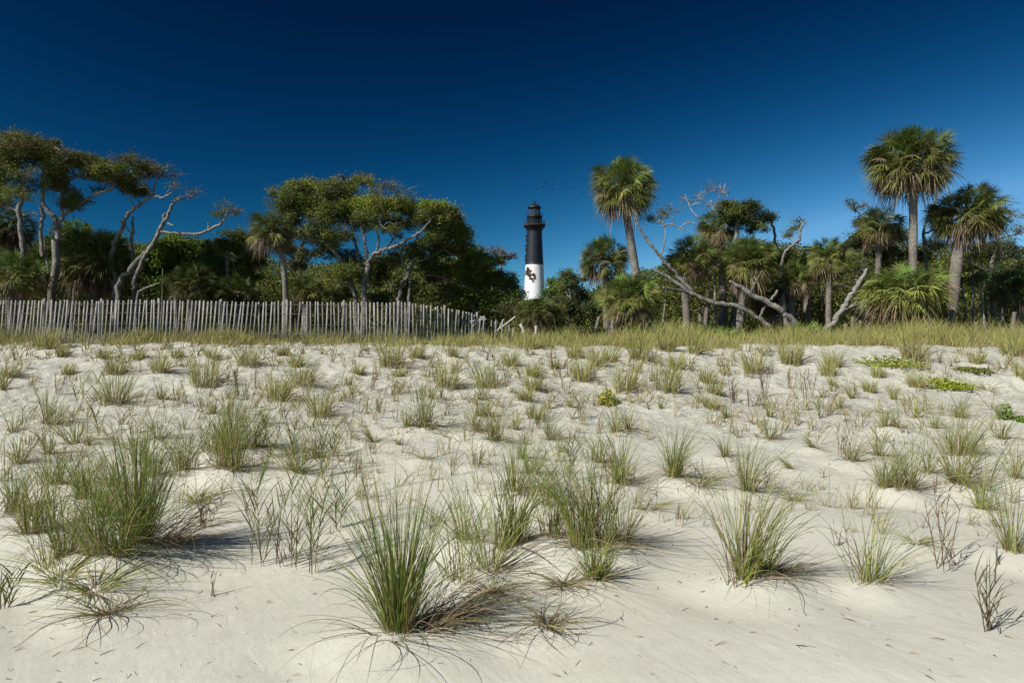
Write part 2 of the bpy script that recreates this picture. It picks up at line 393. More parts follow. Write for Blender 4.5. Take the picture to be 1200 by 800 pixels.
def tuft_mesh(X, Y, h, typ, pxh):
    """h = height in metres. Returns (green MB, dead MB or None)"""
    mb = MB(); dd = None
    wmin = 0.00078*Y                                    # the ribbons of far tufts stand for pairs of blades
    W = lambda n, w=0.0045: np.maximum(w, wmin*.9)*(0.7+.6*rs.rand(n))
    if typ == 'B':
        n = int(75+20*min(pxh, 40)/10); skew = rs.randn()*.12
        b, a = discbase(X, Y, 0.26*h+.03, n)
        fr = [(YEL, 5), (GREEN, 2.2), (TAN, 2)] if pxh < 30 or rs.rand() < .5 else [(YEL, 4), (GREEN, 4), (TAN, 1.4)]
        blades(mb, b, a, np.abs(rs.randn(n))*rs.uniform(.14, .36), .15+.7*rs.rand(n), h*(.35+.85*rs.rand(n)**.8), W(n, .0038), mixc(n, [(TAN, 2), (BROWN, 1), (YEL, 2)]), mixc(n, fr), seg=4, lean=(.08+skew, .04, 0), wiggle=.4)
        dd = MB(); m = n//3
        b, a = discbase(X+.15*h, Y+.05*h, 0.2*h, m)
        blades(dd, b, a, .5+.6*rs.rand(m), .5+.9*rs.rand(m), h*(.4+.4*rs.rand(m)), W(m, .0035), mixc(m, [(BROWN, 3), (RED, 1)]), mixc(m, [(TAN, 2), (BROWN, 2)]), seg=4, lean=(.3, .15, 0))
    elif typ in 'TFAL':
        dens = {'T': 1.0, 'F': .55, 'A': .8, 'L': .7}[typ]
        n = int(dens*(30+.72*min(pxh, 130))*rs.uniform(.7, 1.15)); skx = rs.randn()*.14+.08; sprd = rs.uniform(.16, .36)
        if Y < 9: n = int(n*1.0)
        sub = 1 if pxh < 50 else 3
        for q in range(sub):
            ox, oy = (0, 0) if q == 0 else rs.randn(2)*.10*h
            nn = n if q == 0 else n//3
            b, a = discbase(X+ox, Y+oy, 0.07*h+.012, nn)
            if typ == 'L': th = .7+.5*rs.rand(nn); be = .5+.8*rs.rand(nn)
            elif typ == 'A': th = .25+.4*rs.rand(nn); be = .9+.5*rs.rand(nn); a = pi+rs.randn(nn)*.6
            else: th = np.abs(rs.randn(nn))*sprd; be = .15+1.25*rs.rand(nn)**1.3
            L_ = h*(.35+.8*rs.rand(nn)) if typ != 'L' else h*(.8+.9*rs.rand(nn))
            yel = np.clip((Y-6)/8, 0, 1)
            fr = [(GREEN, 3.2-1.0*yel), (DGREEN, 2.2-1.7*yel), (YEL, 1.2+2*yel), (TAN, .7)]
            blades(mb, b, a, th, be, L_, W(nn, .0052), mixc(nn, [(RED, 1.4), (YEL, 2), (TAN, 1.3), (GREEN, 1)]), mixc(nn, fr), seg=7 if Y < 8 else 5, lean=(skx, .04, 0), wiggle=.5)
        if pxh > 22:
            dd = MB(); m = n//2
            b, a = discbase(X+.03*h, Y, 0.10*h, m)
            blades(dd, b, a+.0, .6+.7*rs.rand(m), .6+.8*rs.rand(m), h*(.3+.6*rs.rand(m)), W(m, .0036), mixc(m, [(RED, 1.2), (BROWN, 2)]), mixc(m, [(TAN, 1.6), (BROWN, 2), (DRY, 1)]), seg=8 if Y < 8 else 5, lean=(.25, .02, -.1), wiggle=1.0)
    elif typ == 'G':
        for q in range(9):
            ox, oy = rs.randn(2)*(.042 if q else 0)*h
            nn = 26 if q else 55
            b, a = discbase(X+ox, Y+oy, .055*h, nn)
            blades(mb, b, a, np.abs(rs.randn(nn))*.16, .08+.9*rs.rand(nn)**1.9, h*(.35+.72*rs.rand(nn)**.8), W(nn, .0055), mixc(nn, [(RED, 1), (YEL, 2), (TAN, 1), (GREEN, 1.5)]), mixc(nn, [(GREEN, 3), (DGREEN, 4), (YEL, .9), (TAN, .4)]), seg=8, lean=(.0, .02, 0), wiggle=.4)
        dd = MB(); m = 125
        b, a = discbase(X+.16*h, Y+.06*h, .15*h, m); a = rs.randn(m)*.85+.25
        blades(dd, b, a, .5+.7*rs.rand(m), .3+.9*rs.rand(m), h*(.25+.5*rs.rand(m)), W(m, .004), mixc(m, [(RED, 2), (BROWN, 3)]), mixc(m, [(BROWN, 2), (RED, .5), (TAN, 3), (GREEN, 1), ((.09, .07, .05), 1)]), seg=8, lean=(.2, .05, -.05), wiggle=.8)
        m = 70
        b, a = discbase(X, Y, .10*h, m)
        blades(mb, b, a, .3+.3*rs.rand(m), .5+.9*rs.rand(m), h*(.45+.45*rs.rand(m)), W(m, .0042), mixc(m, [(TAN, 1), (GREEN, 2), (RED, 1)]), mixc(m, [(GREEN, 3), (YEL, 1)]), seg=9, wiggle=.8)
        m = 46
        b, a = discbase(X, Y-.05*h, .12*h, m)
        blades(dd, b, a, .8+.4*rs.rand(m), .9+.5*rs.rand(m), h*(.5+.5*rs.rand(m)), W(m, .0035), mixc(m, [(BROWN, 2)]), mixc(m, [(TAN, 1), (GREEN, 1), (BROWN, 1)]), seg=10, wiggle=1.3)
    elif typ == 'X':
        n = 60
        b, a = discbase(X, Y, .04, n); a = rs.rand(n)*2*pi
        blades(mb, b, a, .75+.6*rs.rand(n), .5+.8*rs.rand(n), h*(.6+.9*rs.rand(n)), W(n, .0045), mixc(n, [(BROWN, 2), (RED, 1)]), mixc(n, [(GREEN, 2.2), (YEL, 1.5), (BROWN, 1.5)]), seg=10, wiggle=1.4)
        dd = MB(); m = 16
        b, a = discbase(X, Y, .04, m); a = rs.randn(m)*1.1-.6
        blades(dd, b, a, 1.0+.4*rs.rand(m), .6+.5*rs.rand(m), h*(1.1+1.0*rs.rand(m)), W(m, .004), mixc(m, [(BROWN, 2)]), mixc(m, [(BROWN, 1), (TAN, 1.4)]), seg=14, wiggle=2.2)
    else:                                               # culms with stiff side leaves
        nc = {'S': 4 if pxh > 45 else 3, 'R': 6, 'W': 3, 'D': 4}[typ]
        if pxh < 30 and typ == 'R': nc = 4
        b, a = discbase(X, Y, (.12 if typ == 'R' else .07)*h+.01, nc)
        base_c = {'S': RED, 'R': RED, 'W': (.16, .13, .10), 'D': (.15, .10, .06)}[typ]; tip_c = {'S': GREEN, 'R': (.16, .12, .07), 'W': (.2, .17, .13), 'D': (.12, .13, .06)}[typ]
        p = blades(mb, b, a*.5+.2, .05+.25*rs.rand(nc), .05+.3*rs.rand(nc), h*(.7+.3*rs.rand(nc)), np.maximum(.0075, wmin*1.3)*np.ones(nc), cols(nc, base_c), cols(nc, tip_c), seg=12, power=1, ground=False, tw=.2, lean=(.08, .05, 0))
        nl = {'S': 11, 'R': 9, 'W': 3, 'D': 11}[typ]
        bs = []; 
        for i in range(nc):
            ks = np.clip((np.linspace(.12, .98, nl)*12).astype(int), 1, 12); bs.append(p[i, ks])
        bs = np.concatenate(bs); m = len(bs); tt = np.tile(np.linspace(0, 1, nl), nc)
        aa = np.tile(np.arange(nl)*pi, nc)+rs.randn(m)*.7+.3
        ll = h*((.42 if typ == 'S' else .42 if typ == 'D' else .20)*(.5+.8*rs.rand(m)))
        cb = mixc(m, [(base_c, 2), (tip_c, 1)]); ct = mixc(m, [(tip_c, 3), (YEL if typ == 'S' else base_c, 1)])
        blades(mb, bs, aa, .2+.4*rs.rand(m) if typ != 'R' else .15+.3*rs.rand(m), .2+.7*rs.rand(m), ll, W(m, .0075), cb, ct, seg=5, lean=(.1, .03, 0))
    return mb, dd

LAND = [(0,'the leftmost pickets'),(42,'the twin-limbed oak'),(100,'the curved oak trunk'),(165,'the bright-green tree'),(245,'the dark thicket'),
 (305,'the palm behind the fence'),(362,'the big oak\'s left limbs'),(405,'the big oak\'s trunk'),(455,'the big oak\'s slim neighbour'),(510,'the fence\'s sloping end'),
 (560,'the rusty-leaved treetop'),(605,'the lighthouse'),(645,'the bushes beside the lighthouse'),(700,'the tall leaning palm'),(765,'the leaning bleached limb'),
 (820,'the low green palmettos'),(870,'the leaning log\'s foot'),(925,'the lone short palm'),(985,'the forked leaning log'),(1030,'the tallest palm'),
 (1095,'the thick-trunked palm'),(1150,'the last right-hand trunks')]
LOOK = {'B': ('small straw-coloured tuft', 'bushy olive tuft'), 'T': ('small upright green tuft', 'upright green tuft'), 'F': ('thin open green tuft', 'thin open green tuft'), 'A': ('tuft arching to the left', 'tuft arching to the left'),
        'L': ('low splayed tuft', 'low splayed tuft'), 'S': ('leafy reddish-based stalks', 'tall leafy stalks'), 'R': ('bare reddish-brown stems', 'bare reddish-brown stems'), 'W': ('dry grey twig', 'dry grey twig'),
        'G': ('very large green tuft', 'very large green tuft'), 'X': ('flattened tuft trailing on sand', 'flattened tuft trailing on sand'), 'D': ('dark stiff-leaved sprig', 'dark stiff-leaved sprig')}
BANDS = [(424, 'just under the crest'), (447, 'high on the slope'), (475, 'on the upper slope'), (512, 'halfway down the slope'), (560, 'on the lower slope'), (625, 'near the foreground'), (900, 'in the foreground')]
lab = []
for (x, y, h, t) in TUFTS:
    lm = [l for a, l in LAND if x >= a][-1]; bd = [b for a, b in BANDS if y < a][0]
    lk = LOOK[t][1 if h > 28 else 0]
    lab.append((f'{lk} {bd}, below {lm}', lk, bd, lm))
cnt = {}
for k, l in enumerate(lab): cnt.setdefault(l[0], []).append(k)
ORD = ['leftmost', 'second from left', 'third from left', 'fourth from left', 'fifth from left']
labels = [None]*len(TUFTS)
for l, ks in cnt.items():
    ks.sort(key=lambda k: TUFTS[k][0])
    for n_, k in enumerate(ks):
        if len(ks) == 1: labels[k] = l
        elif len(ks) == 2: labels[k] = ('left-hand ' if n_ == 0 else 'right-hand ')+l
        else: labels[k] = l+', '+('leftmost' if n_ == 0 else 'middle one' if (n_ == 1 and len(ks) == 3) else 'rightmost' if n_ == len(ks)-1 else ORD[n_])
NM = {'S': 'leafy_stalk_clump', 'R': 'dry_stem_clump', 'W': 'dry_twig', 'D': 'stiff_leaved_sprig'}
for k, ((x, y, h, t), (X, Y)) in enumerate(zip(TUFTS, pos)):
    hm = h/F*Y*(1.12 if t in 'TFB' else 1.0)
    gm, dm = tuft_mesh(X, Y, hm, t, h)
    zb = float(G(np.array([X]), np.array([Y]))[0])
    o = gm.build(NM.get(t, 'grass_tuft'), M_blade, base=(X, Y, zb))
    tag(o, labels[k], 'twig' if t == 'W' else 'plant' if t in 'SRD' else 'grass tuft', 'plants scattered over the dune slope')
    if dm: dm.build('dead_blades', M_blade, parent=o, base=(X, Y, zb))

# small leafy plants on the slope
def leafcloud(mb, c, size, colr, up=.35, aspect=.5, flat=None):
    n = len(c); d = rs.randn(n, 3); d /= np.linalg.norm(d, axis=1)[:, None]
    nn = rs.randn(n, 3)*.8; nn[:, 2] += up*2; nn /= np.linalg.norm(nn, axis=1)[:, None]
    a = np.cross(nn, d); a /= np.linalg.norm(a, axis=1)[:, None]+1e-9; b = np.cross(nn, a)
    s = (size*(.7+.6*rs.rand(n)))[:, None] if np.ndim(size) == 0 else size[:, None]
    v = np.stack([c-a*s*.5, c+b*s*aspect*.5-a*s*.05, c+a*s*.5, c-b*s*aspect*.5-a*s*.05], 1).reshape(-1, 3)
    mb.add(v, np.arange(n*4).reshape(-1, 4), np.repeat(colr, 4, 0))
def low_plant(px, py, rx, rz, col, n, label, name, cat, size=.05, flowers=None):
    X, Y = hit(px, py); zb = float(G(np.array([X]), np.array([Y]))[0])
    q = rs.randn(n, 3); q /= np.linalg.norm(q, axis=1)[:, None]; q *= (rs.rand(n, 1)**.4)
    q[:, 2] = np.abs(q[:, 2])
    c = np.array([X, Y, zb])+q*np.array([rx, rx*1.1, rz])*(1+.3*rs.randn(n, 1)*.3)
    c[:, 2] = np.maximum(c[:, 2], G(c[:, 0], c[:, 1])+.01)
    mb = MB(); leafcloud(mb, c, size, cols(n, col, .3), up=.6, aspect=.6)
    m = 14; b, a = discbase(X, Y, rx*.5, m)
    blades(mb, b, a, .3+.5*rs.rand(m), .2*rs.rand(m), rz*(.8+.3*rs.rand(m)), .012*np.ones(m), cols(m, (.12, .13, .05)), cols(m, col), seg=3)
    o = mb.build(name, M_leaf, base=(X, Y, zb)); tag(o, label, cat)
    if flowers:
        fm = MB(); k = rs.choice(n, 130); cc = c[k]+np.array([-.01, -.02, .035]); leafcloud(fm, cc, .042, cols(130, flowers, .15), up=1, aspect=.9)
        fm.build('blossoms', M_leaf, parent=o, base=(X, Y, zb))
low_plant(712, 474, .19, .27, (.27, .31, .045), 420, 'small bushy plant with yellow flowers alone on the bare sand', 'flowering_plant', 'plant', flowers=(.75, .62, .05))
low_plant(1113, 456, .42, .12, (.30, .36, .035), 900, 'bright yellow-green creeping plant spread flat on the sand at right', 'creeping_plant', 'plant', size=.06)
low_plant(1140, 435, .36, .10, (.19, .22, .05), 600, 'darker green creeping plant above the bright yellow-green creeper', 'creeping_plant', 'plant', size=.06)
low_plant(1045, 427, .7, .12, (.29, .32, .06), 1100, 'wide flat yellow-green groundcover left of the tallest palm\'s grass tuft', 'creeping_plant', 'plant', size=.07)
low_plant(1178, 494, .10, .22, (.20, .28, .06), 170, 'small upright leafy green plant inside a grass tuft near the right border', 'leafy_plant', 'plant')
low_plant(1196, 495, .15, .07, (.22, .30, .05), 260, 'small flat green creeper touching the right border', 'creeping_plant', 'plant')

# dense grass belt on the crest (uncountable)
mb = MB(); n = 88000
gx = rs.uniform(-21, 24, n); gy = 16.6+rs.gamma(2.0, 1.1, n)
gy = np.where(gy > 25, rs.uniform(18, 24, n), gy)
left = gx < 0
front = np.where(left, 17.3, 17.0)+1.6*vnoise(gx*.8, 0*gx+5)+1.8*vnoise(gx*2.3, 0*gx+9)
gy = np.maximum(gy, front+rs.rand(n)*.5)
dn = fbm(gx*1.6, gy*1.6, 3); keep = (dn+.5*rs.rand(n)+.16*np.clip(gy-front-1, -1, 1)) > .10
gx = gx[keep]; gy = gy[keep]; n = len(gx)
hh = (.20+.62*np.clip(fbm(gx*1.1+9, gy*.9, 3)+.42, 0, 1.1))*(1-.25*(gx < -.3))*(.35+.9*rs.rand(n)**1.5)*np.clip((gy-front[keep])/1.6+.3, .3, 1)
cl = fbm(gx*.9+40, gy*.9, 2)
cgrn = mixc(n, [((.40, .375, .11), 5), ((.46, .41, .17), 2.5), (GREEN, 1.2), ((.28, .29, .07), 2.5)])*(1+.45*cl[:, None])
b = np.stack([gx, gy, G(gx, gy)-.01], -1)
blades(mb, b, rs.rand(n)*2*pi, np.abs(rs.randn(n))*.28, .2+.6*rs.rand(n), hh, .008+.006*rs.rand(n), mixc(n, [(TAN, 2), (BROWN, 2), (YEL, 2)]), cgrn, seg=3, ground=False, lean=(.08, .03, 0))
tag(mb.build('dune_grass', M_blade), 'dense belt of yellow-green grass along the dune crest below the fence and trees', 'grass', kind='stuff')

# stray sprigs nobody could count
mb = MB(); nw = 1500
wy = 5.2+12*rs.rand(nw*3)**.85; wx = rs.uniform(-.80, .80, nw*3)*wy
ok = (fbm(wx*.5+3, wy*.5, 2)+.25*(wx < 0)+.3*rs.rand(nw*3)) > .12; wx = wx[ok][:nw]; wy = wy[ok][:nw]
kk = rs.randint(2, 14, len(wx)); wx = np.repeat(wx, kk)+.03*rs.randn(kk.sum()); wy = np.repeat(wy, kk)+.03*rs.randn(kk.sum()); hb = np.repeat(.10+.42*rs.rand(len(kk))**1.7, kk); n = len(wx)
aa_ = np.repeat(rs.rand(len(kk))*2*pi, kk)+rs.randn(n)*1.2
blades(mb, np.stack([wx, wy, G(wx, wy)-.01], -1), aa_, np.abs(rs.randn(n))*.35, .2+.9*rs.rand(n), hb*(.5+.8*rs.rand(n)), np.maximum(.004, .0009*wy), mixc(n, [(TAN, 2), (RED, 1), (BROWN, 1)]), mixc(n, [(YEL, 3), (GREEN, 2), (TAN, 2), (BROWN, 1)]), seg=4, lean=(.15, .03, 0), wiggle=.4)
tag(mb.build('grass_sprigs', M_blade), 'sparse stray blades and tiny sprigs pricking through the sand', 'grass', kind='stuff')

# scattered litter and shells
mb = MB(); n = 2200
ly = rs.uniform(3, 19, n)**1.0; lx = rs.uniform(-.8, .8, n)*ly
ln_ = .01+.05*rs.rand(n)**2; a = rs.rand(n)*2*pi
b = np.stack([lx, ly, G(lx, ly)+.002], -1)
blades(mb, b, a, np.full(n, 1.5), .1*rs.rand(n), ln_*(1+ly/8), .003+.0006*ly, mixc(n, [(BROWN, 2), (RED, 1), ((.06, .05, .04), 2), (DRY, 1)]), mixc(n, [(BROWN, 1), (TAN, 1), ((.06, .05, .04), 1)]), seg=2)
tag(mb.build('beach_litter', M_debris), 'tiny dark stem fragments and shell bits strewn over the sand', 'litter', kind='stuff')

# ---------------------------------------------------------------- sand fence
FX = np.array([-60, 0, 100, 200, 290, 330, 480, 520, 555, 580, 606]); FY = np.array([352, 352, 352.5, 351.5, 354, 353, 355, 360, 367, 373, 382])
FD = np.interp(FX, [-60, 300, 480, 606], [18.0, 18.2, 18.6, 20.2])
fpx = np.linspace(-60, 606, 900); fd = np.interp(fpx, FX, FD); fyt = np.interp(fpx, FX, FY)
fX = (fpx-600)/F*fd; fZ = EYE-(fyt-400)/F*fd
arc = np.concatenate([[0], np.cumsum(np.hypot(np.diff(fX), np.diff(fd)))])
tot = arc[-1]; sp = 0.105; npk = int(tot/sp)
fr_ = empty('sand_fence', (0, 18, EYE-.1), 'grey weathered wood picket sand fence along the dune crest on the left', 'fence')
fb = np.array([0, 18, EYE-.1])
mb = MB(); tops = []
for q in range(npk):
    s = q*sp+rs.randn()*.006
    x = np.interp(s, arc, fX); y = np.interp(s, arc, fd); zt = np.interp(s, arc, fZ)+rs.randn()*.012
    px = np.interp(s, arc, fpx)
    if abs(px-345) < 2.6: continue
    lean = .075+.03*sin(s*.9)+.018*rs.randn() if px < 300 else .01+.022*rs.randn()+.02*sin(s)
    if px > 540: lean += .12*rs.randn()*(px-530)/60; zt += -.12*rs.rand()*(px-540)/60
    L_ = 1.22; wd = .037+.003*rs.randn(); cz = zt-L_/2*.995
    g_ = .27+.04*rs.randn()
    box(mb, (x, y+.01*rs.randn(), cz), (wd, .011, L_), col=(g_*1.02, g_*.98, g_*.90), rot=.08*rs.randn(), tilt=(lean, .03*rs.randn()))
mb.build('pickets', M_wood, fr_, fb)
mb = MB()
for dz in (.09, .34, .62, .88):
    for off in (-.012, .012):
        idx = np.arange(0, len(fX), 5)
        tube(mb, np.stack([fX[idx], fd[idx]+off, fZ[idx]-dz+.006*rs.randn(len(idx))], -1), .0035, 4)
mb.build('wires', M_wire, fr_, fb)
for px in (-50, 51, 118, 185, 258, 335, 402, 466, 520, 558):
    y = float(np.interp(px, FX, FD))+.06; x = (px-600)/F*y; zt = EYE-(float(np.interp(px, FX, FY))-402)/F*y
    mb = MB(); tube(mb, [(x, y, zt-1.3), (x+.01, y, zt-.6), (x+.03, y, zt)], [.042, .04, .037], 8, col=(.27, .25, .22))
    mb.build('post', M_wood, fr_, fb)
for (x0, y0, x1, y1, Y, wpx, lb) in [(586, 385, 604, 371, 22.5, 2.2, 'broken picket leaning right across the collapsed end of the fence'),
        (551, 377, 570, 374, 20.6, 2.0, 'snapped picket lying nearly level against the standing pickets'), (553, 383, 566, 371, 20.8, 2.0, 'broken picket slanting up behind the snapped level one'),
        (615, 398, 610, 380, 22.3, 3.4, 'pale thick broken stake leaning left below the lighthouse'), (626, 399, 628, 382, 22.2, 3.2, 'pale upright broken stake right of the leaning one'), (590, 374, 582, 390, 22.9, 2, 'thin grey picket tilted left at the fence end')]:
    a = P(x0, y0, Y); b_ = P(x1, y1, Y+.15); mb = MB()
    mid = (a+b_)/2+np.array([.03, 0, .02]); r = wpx/2/F*Y
    tube(mb, smooth_path([a, mid, b_]), r, 6, col=(.50, .47, .41)); o = mb.build('broken_picket', M_wood, base=a); tag(o, lb, 'picket', 'broken pickets at the fence end')

# ---------------------------------------------------------------- lighthouse
def lighthouse():
    D = 186.0; s = D/F; cx = 626.3; c = np.array([(cx-600)/F*D, D, 0.0])
    Z = lambda py: EYE-(py-400)/F*D
    zb = 1.0
    e = empty('lighthouse', (c[0], c[1], zb), 'tall tapering lighthouse with black upper half and white lower half beyond the trees', 'lighthouse'); B = (c[0], c[1], zb)
    zm = Z(310)
    r_at = lambda z: s*np.interp(z, [Z(400), Z(345), Z(310), Z(272)], [13.4, 12.1, 10.5, 8.8])
    def part(name, m, prof, seg=40, smooth=True):
        mb = MB(); lathe(mb, prof, (c[0], c[1], 0), seg); o = mb.build(name, m, e, B, smooth=smooth); return o
    o = part('white_tower', M_white, [(r_at(z), z) for z in np.linspace(zb, zm, 14)])
    prof = [(r_at(zm)+.12, zm-.05), (r_at(zm)+.14, zm+.15), (r_at(zm), zm+.22)]
    for z in np.linspace(zm+.5, Z(272), 12): prof += [(r_at(z)+.02, z-.06), (r_at(z)+.028, z), (r_at(z)+.02, z+.06)]
    part('black_tower', M_black, prof)
    part('gallery_bracket', M_black, [(8.9*s, Z(272)), (9.0*s, Z(270)), (9.8*s, Z(269.5)), (10.2*s, Z(267.8)), (11.6*s, Z(267)), (12.2*s, Z(265.8))])
    part('gallery_deck', M_rust, [(0.1, Z(265.7)), (12.7*s, Z(265.7)), (12.9*s, Z(265.2)), (12.9*s, Z(263.9)), (12.6*s, Z(263.6)), (0.1, Z(263.6))])
    def railing(rpx, y0, y1, nn):
        mb = MB()
        for k in range(nn):
            a = 2*pi*k/nn; x = c[0]+rpx*s*cos(a); y = c[1]+rpx*s*sin(a)
            tube(mb, [(x, y, Z(y0)), (x, y, Z(y1))], .05, 5)
        for f in (0, .5, 1):
            z = Z(y0+(y1-y0)*f); th = np.linspace(0, 2*pi, 41)
            tube(mb, np.stack([c[0]+rpx*s*np.cos(th), c[1]+rpx*s*np.sin(th), th*0+z], -1), .045, 5, cap=False)
        mb.build('railing', M_roof, e, B)
    railing(12.3, 263.7, 258.8, 24)
    part('watch_room', M_black, [(8.6*s, Z(263.6)), (8.6*s, Z(256.0)), (9.0*s, Z(255.6)), (9.6*s, Z(254.6)), (9.6*s, Z(253.6)), (.1, Z(253.6))])
    railing(9.3, 253.6, 250.4, 16)
    part('lantern_base', M_black, [(6.5*s, Z(253.6)), (6.5*s, Z(251.5)), (.1, Z(251.4))])
    mb = MB(); lathe(mb, [(6.2*s, Z(251.4)), (6.2*s, Z(244.0))], (c[0], c[1], 0), 16); mb.build('lantern_glass', M_glass, e, B)
    part('lens', M_lens, [(.1, Z(251.3)), (2.0*s, Z(251)), (3.1*s, Z(249)), (3.2*s, Z(247.5)), (2.2*s, Z(245)), (.1, Z(244.5))], 16)
    mb = MB()
    for k in range(16):
        a = 2*pi*k/16; x = c[0]+6.3*s*cos(a); y = c[1]+6.3*s*sin(a); tube(mb, [(x, y, Z(251.6)), (x, y, Z(243.8))], .055, 5)
    th = np.linspace(0, 2*pi, 33)
    tube(mb, np.stack([c[0]+6.32*s*np.cos(th), c[1]+6.32*s*np.sin(th), th*0+Z(247.7)], -1), .05, 5, cap=False)
    mb.build('glazing_bars', M_roof, e, B)
    rf = part('roof', M_roof, [(.1, Z(243.4)), (7.9*s, Z(244.3)), (8.1*s, Z(243.6)), (6.8*s, Z(241.8)), (4.3*s, Z(240.0)), (1.6*s, Z(238.9)), (1.0*s, Z(238.4)), (1.0*s, Z(237.9))])
    def sub(name, prof):
        mb = MB(); lathe(mb, prof, (c[0], c[1], 0), 16); mb.build(name, M_roof, rf, B, smooth=True)
    sub('vent_ball', [(.05, Z(238.2)), (1.2*s, Z(237.8)), (1.6*s, Z(236.9)), (1.2*s, Z(236.0)), (.25*s, Z(235.6)), (.12*s, Z(233.6)), (.02, Z(233.4))])
    # hooded windows on the landward flank
    for py in (279.5, 291, 303):
        z = Z(py); r = r_at(z); a = pi*1.0+.15; mb = MB()
        for (sz, off, dz) in (((.3, .8, 1.3), .05, 0), ((.45, 1.1, .14), .14, .72), ((.4, 1.0, .12), .1, -.7)):
            box(mb, (c[0]+(r+off)*cos(a), c[1]+(r+off)*sin(a), z+dz), sz, rot=a)
        o = mb.build('window', M_black, e, B)
    # ragged brown patch of dead creeper clinging to the sunny side of the white half
    mb = MB(); pts = []
    for (x, y, rx, ry, n) in [(618.3, 315.5, 1.2, 1.6, 60), (618.6, 318.2, 3.0, 1.7, 220), (617.8, 321, 3.0, 2, 220), (620.5, 322.8, 2.6, 1.6, 120), (624.8, 322.6, 1.5, 2, 90), (625.6, 325.5, 1.0, 2, 70), (622.5, 327.6, 2.5, .9, 70), (620.5, 325.3, .8, 1.2, 25), (623.8, 330.5, 1.6, .7, 22)]:
        q = rs.randn(n, 2)*.5; pts.append(np.stack([x+q[:, 0]*rx, y+q[:, 1]*ry], -1))
    pts = np.concatenate(pts); xx = (pts[:, 0]-cx)*s; zz = EYE-(pts[:, 1]-400)/F*D; rr = r_at(zz)+.1+.15*rs.rand(len(xx))
    ok = np.abs(xx) < rr*.98; xx = xx[ok]; zz = zz[ok]; rr = rr[ok]
    yy = -np.sqrt(rr**2-xx**2)
    leafcloud(mb, np.stack([c[0]+xx, c[1]+yy, zz], -1), .26, mixc(len(xx), [((.24, .13, .07), 3), ((.15, .09, .055), 2), ((.34, .27, .14), 2)]), up=0, aspect=.8)
    o = mb.build('dead_creeper', M_leaf, e, B); o['label'] = 'ragged brown patch of dead creeper on the white half'
lighthouse()

# ---------------------------------------------------------------- birds
BP = [(378,165),(570,210),(455,270),(435,290),(405,335),(450,320),(330,295),(570,305),(515,325),(545,360),(645,320),(665,290),(560,265),(505,265),(845,340),(898,360),(948,408),(350,250),(390,215),(700,265),(430,365),(335,360),(605,350),(640,375),(740,345),(780,330),(430,240),(490,215)]
def bird_mesh():
    mb = MB()
    tube(mb, [(-.16, 0, 0), (-.08, 0, .01), (.02, 0, .01), (.12, 0, .02), (.17, 0, .02)], [.015, .045, .055, .035, .012], 8)
    for s_ in (-1, 1):
        v = [(.06, 0, .03), (-.06, 0, .03), (.05, s_*.13, .10), (-.06, s_*.13, .09), (-.03, s_*.28, .05), (-.07, s_*.27, .045)]
        v2 = [(a, b, c_-.012) for a, b, c_ in v]
        mb.add(v+v2, [[0, 1, 3, 2], [2, 3, 5, 4], [6, 8, 9, 7], [8, 10, 11, 9], [0, 2, 8, 6], [2, 4, 10, 8], [1, 7, 9, 3], [3, 9, 11, 5], [4, 5, 11, 10]])
    mb.add([(-.15, -.015, 0), (-.15, .015, 0), (-.26, .05, .005), (-.26, -.05, .005)], [[0, 1, 2, 3]])
    return mb
b0 = bird_mesh().build('flying_bird', M_bird)
big = {1, 2, 4, 7, 0, 14}
for k, (zx, zy) in enumerate(BP):
    o = b0 if k == 0 else b0.copy()
    if k: C.objects.link(o)
    Y = 120+rs.uniform(-12, 12); o.location = P(600+zx/11.43, 190+zy/11.43, Y)
    o.rotation_euler = (rs.uniform(-.5, .5), rs.uniform(-.3, .3), rs.uniform(0, 2*pi))
    sc = 1.25 if k in big else .8; o.scale = (sc,)*3
    tag(o, 'tiny dark bird flying in the scattered flock above the lighthouse', 'bird', 'birds flocking above the lighthouse')

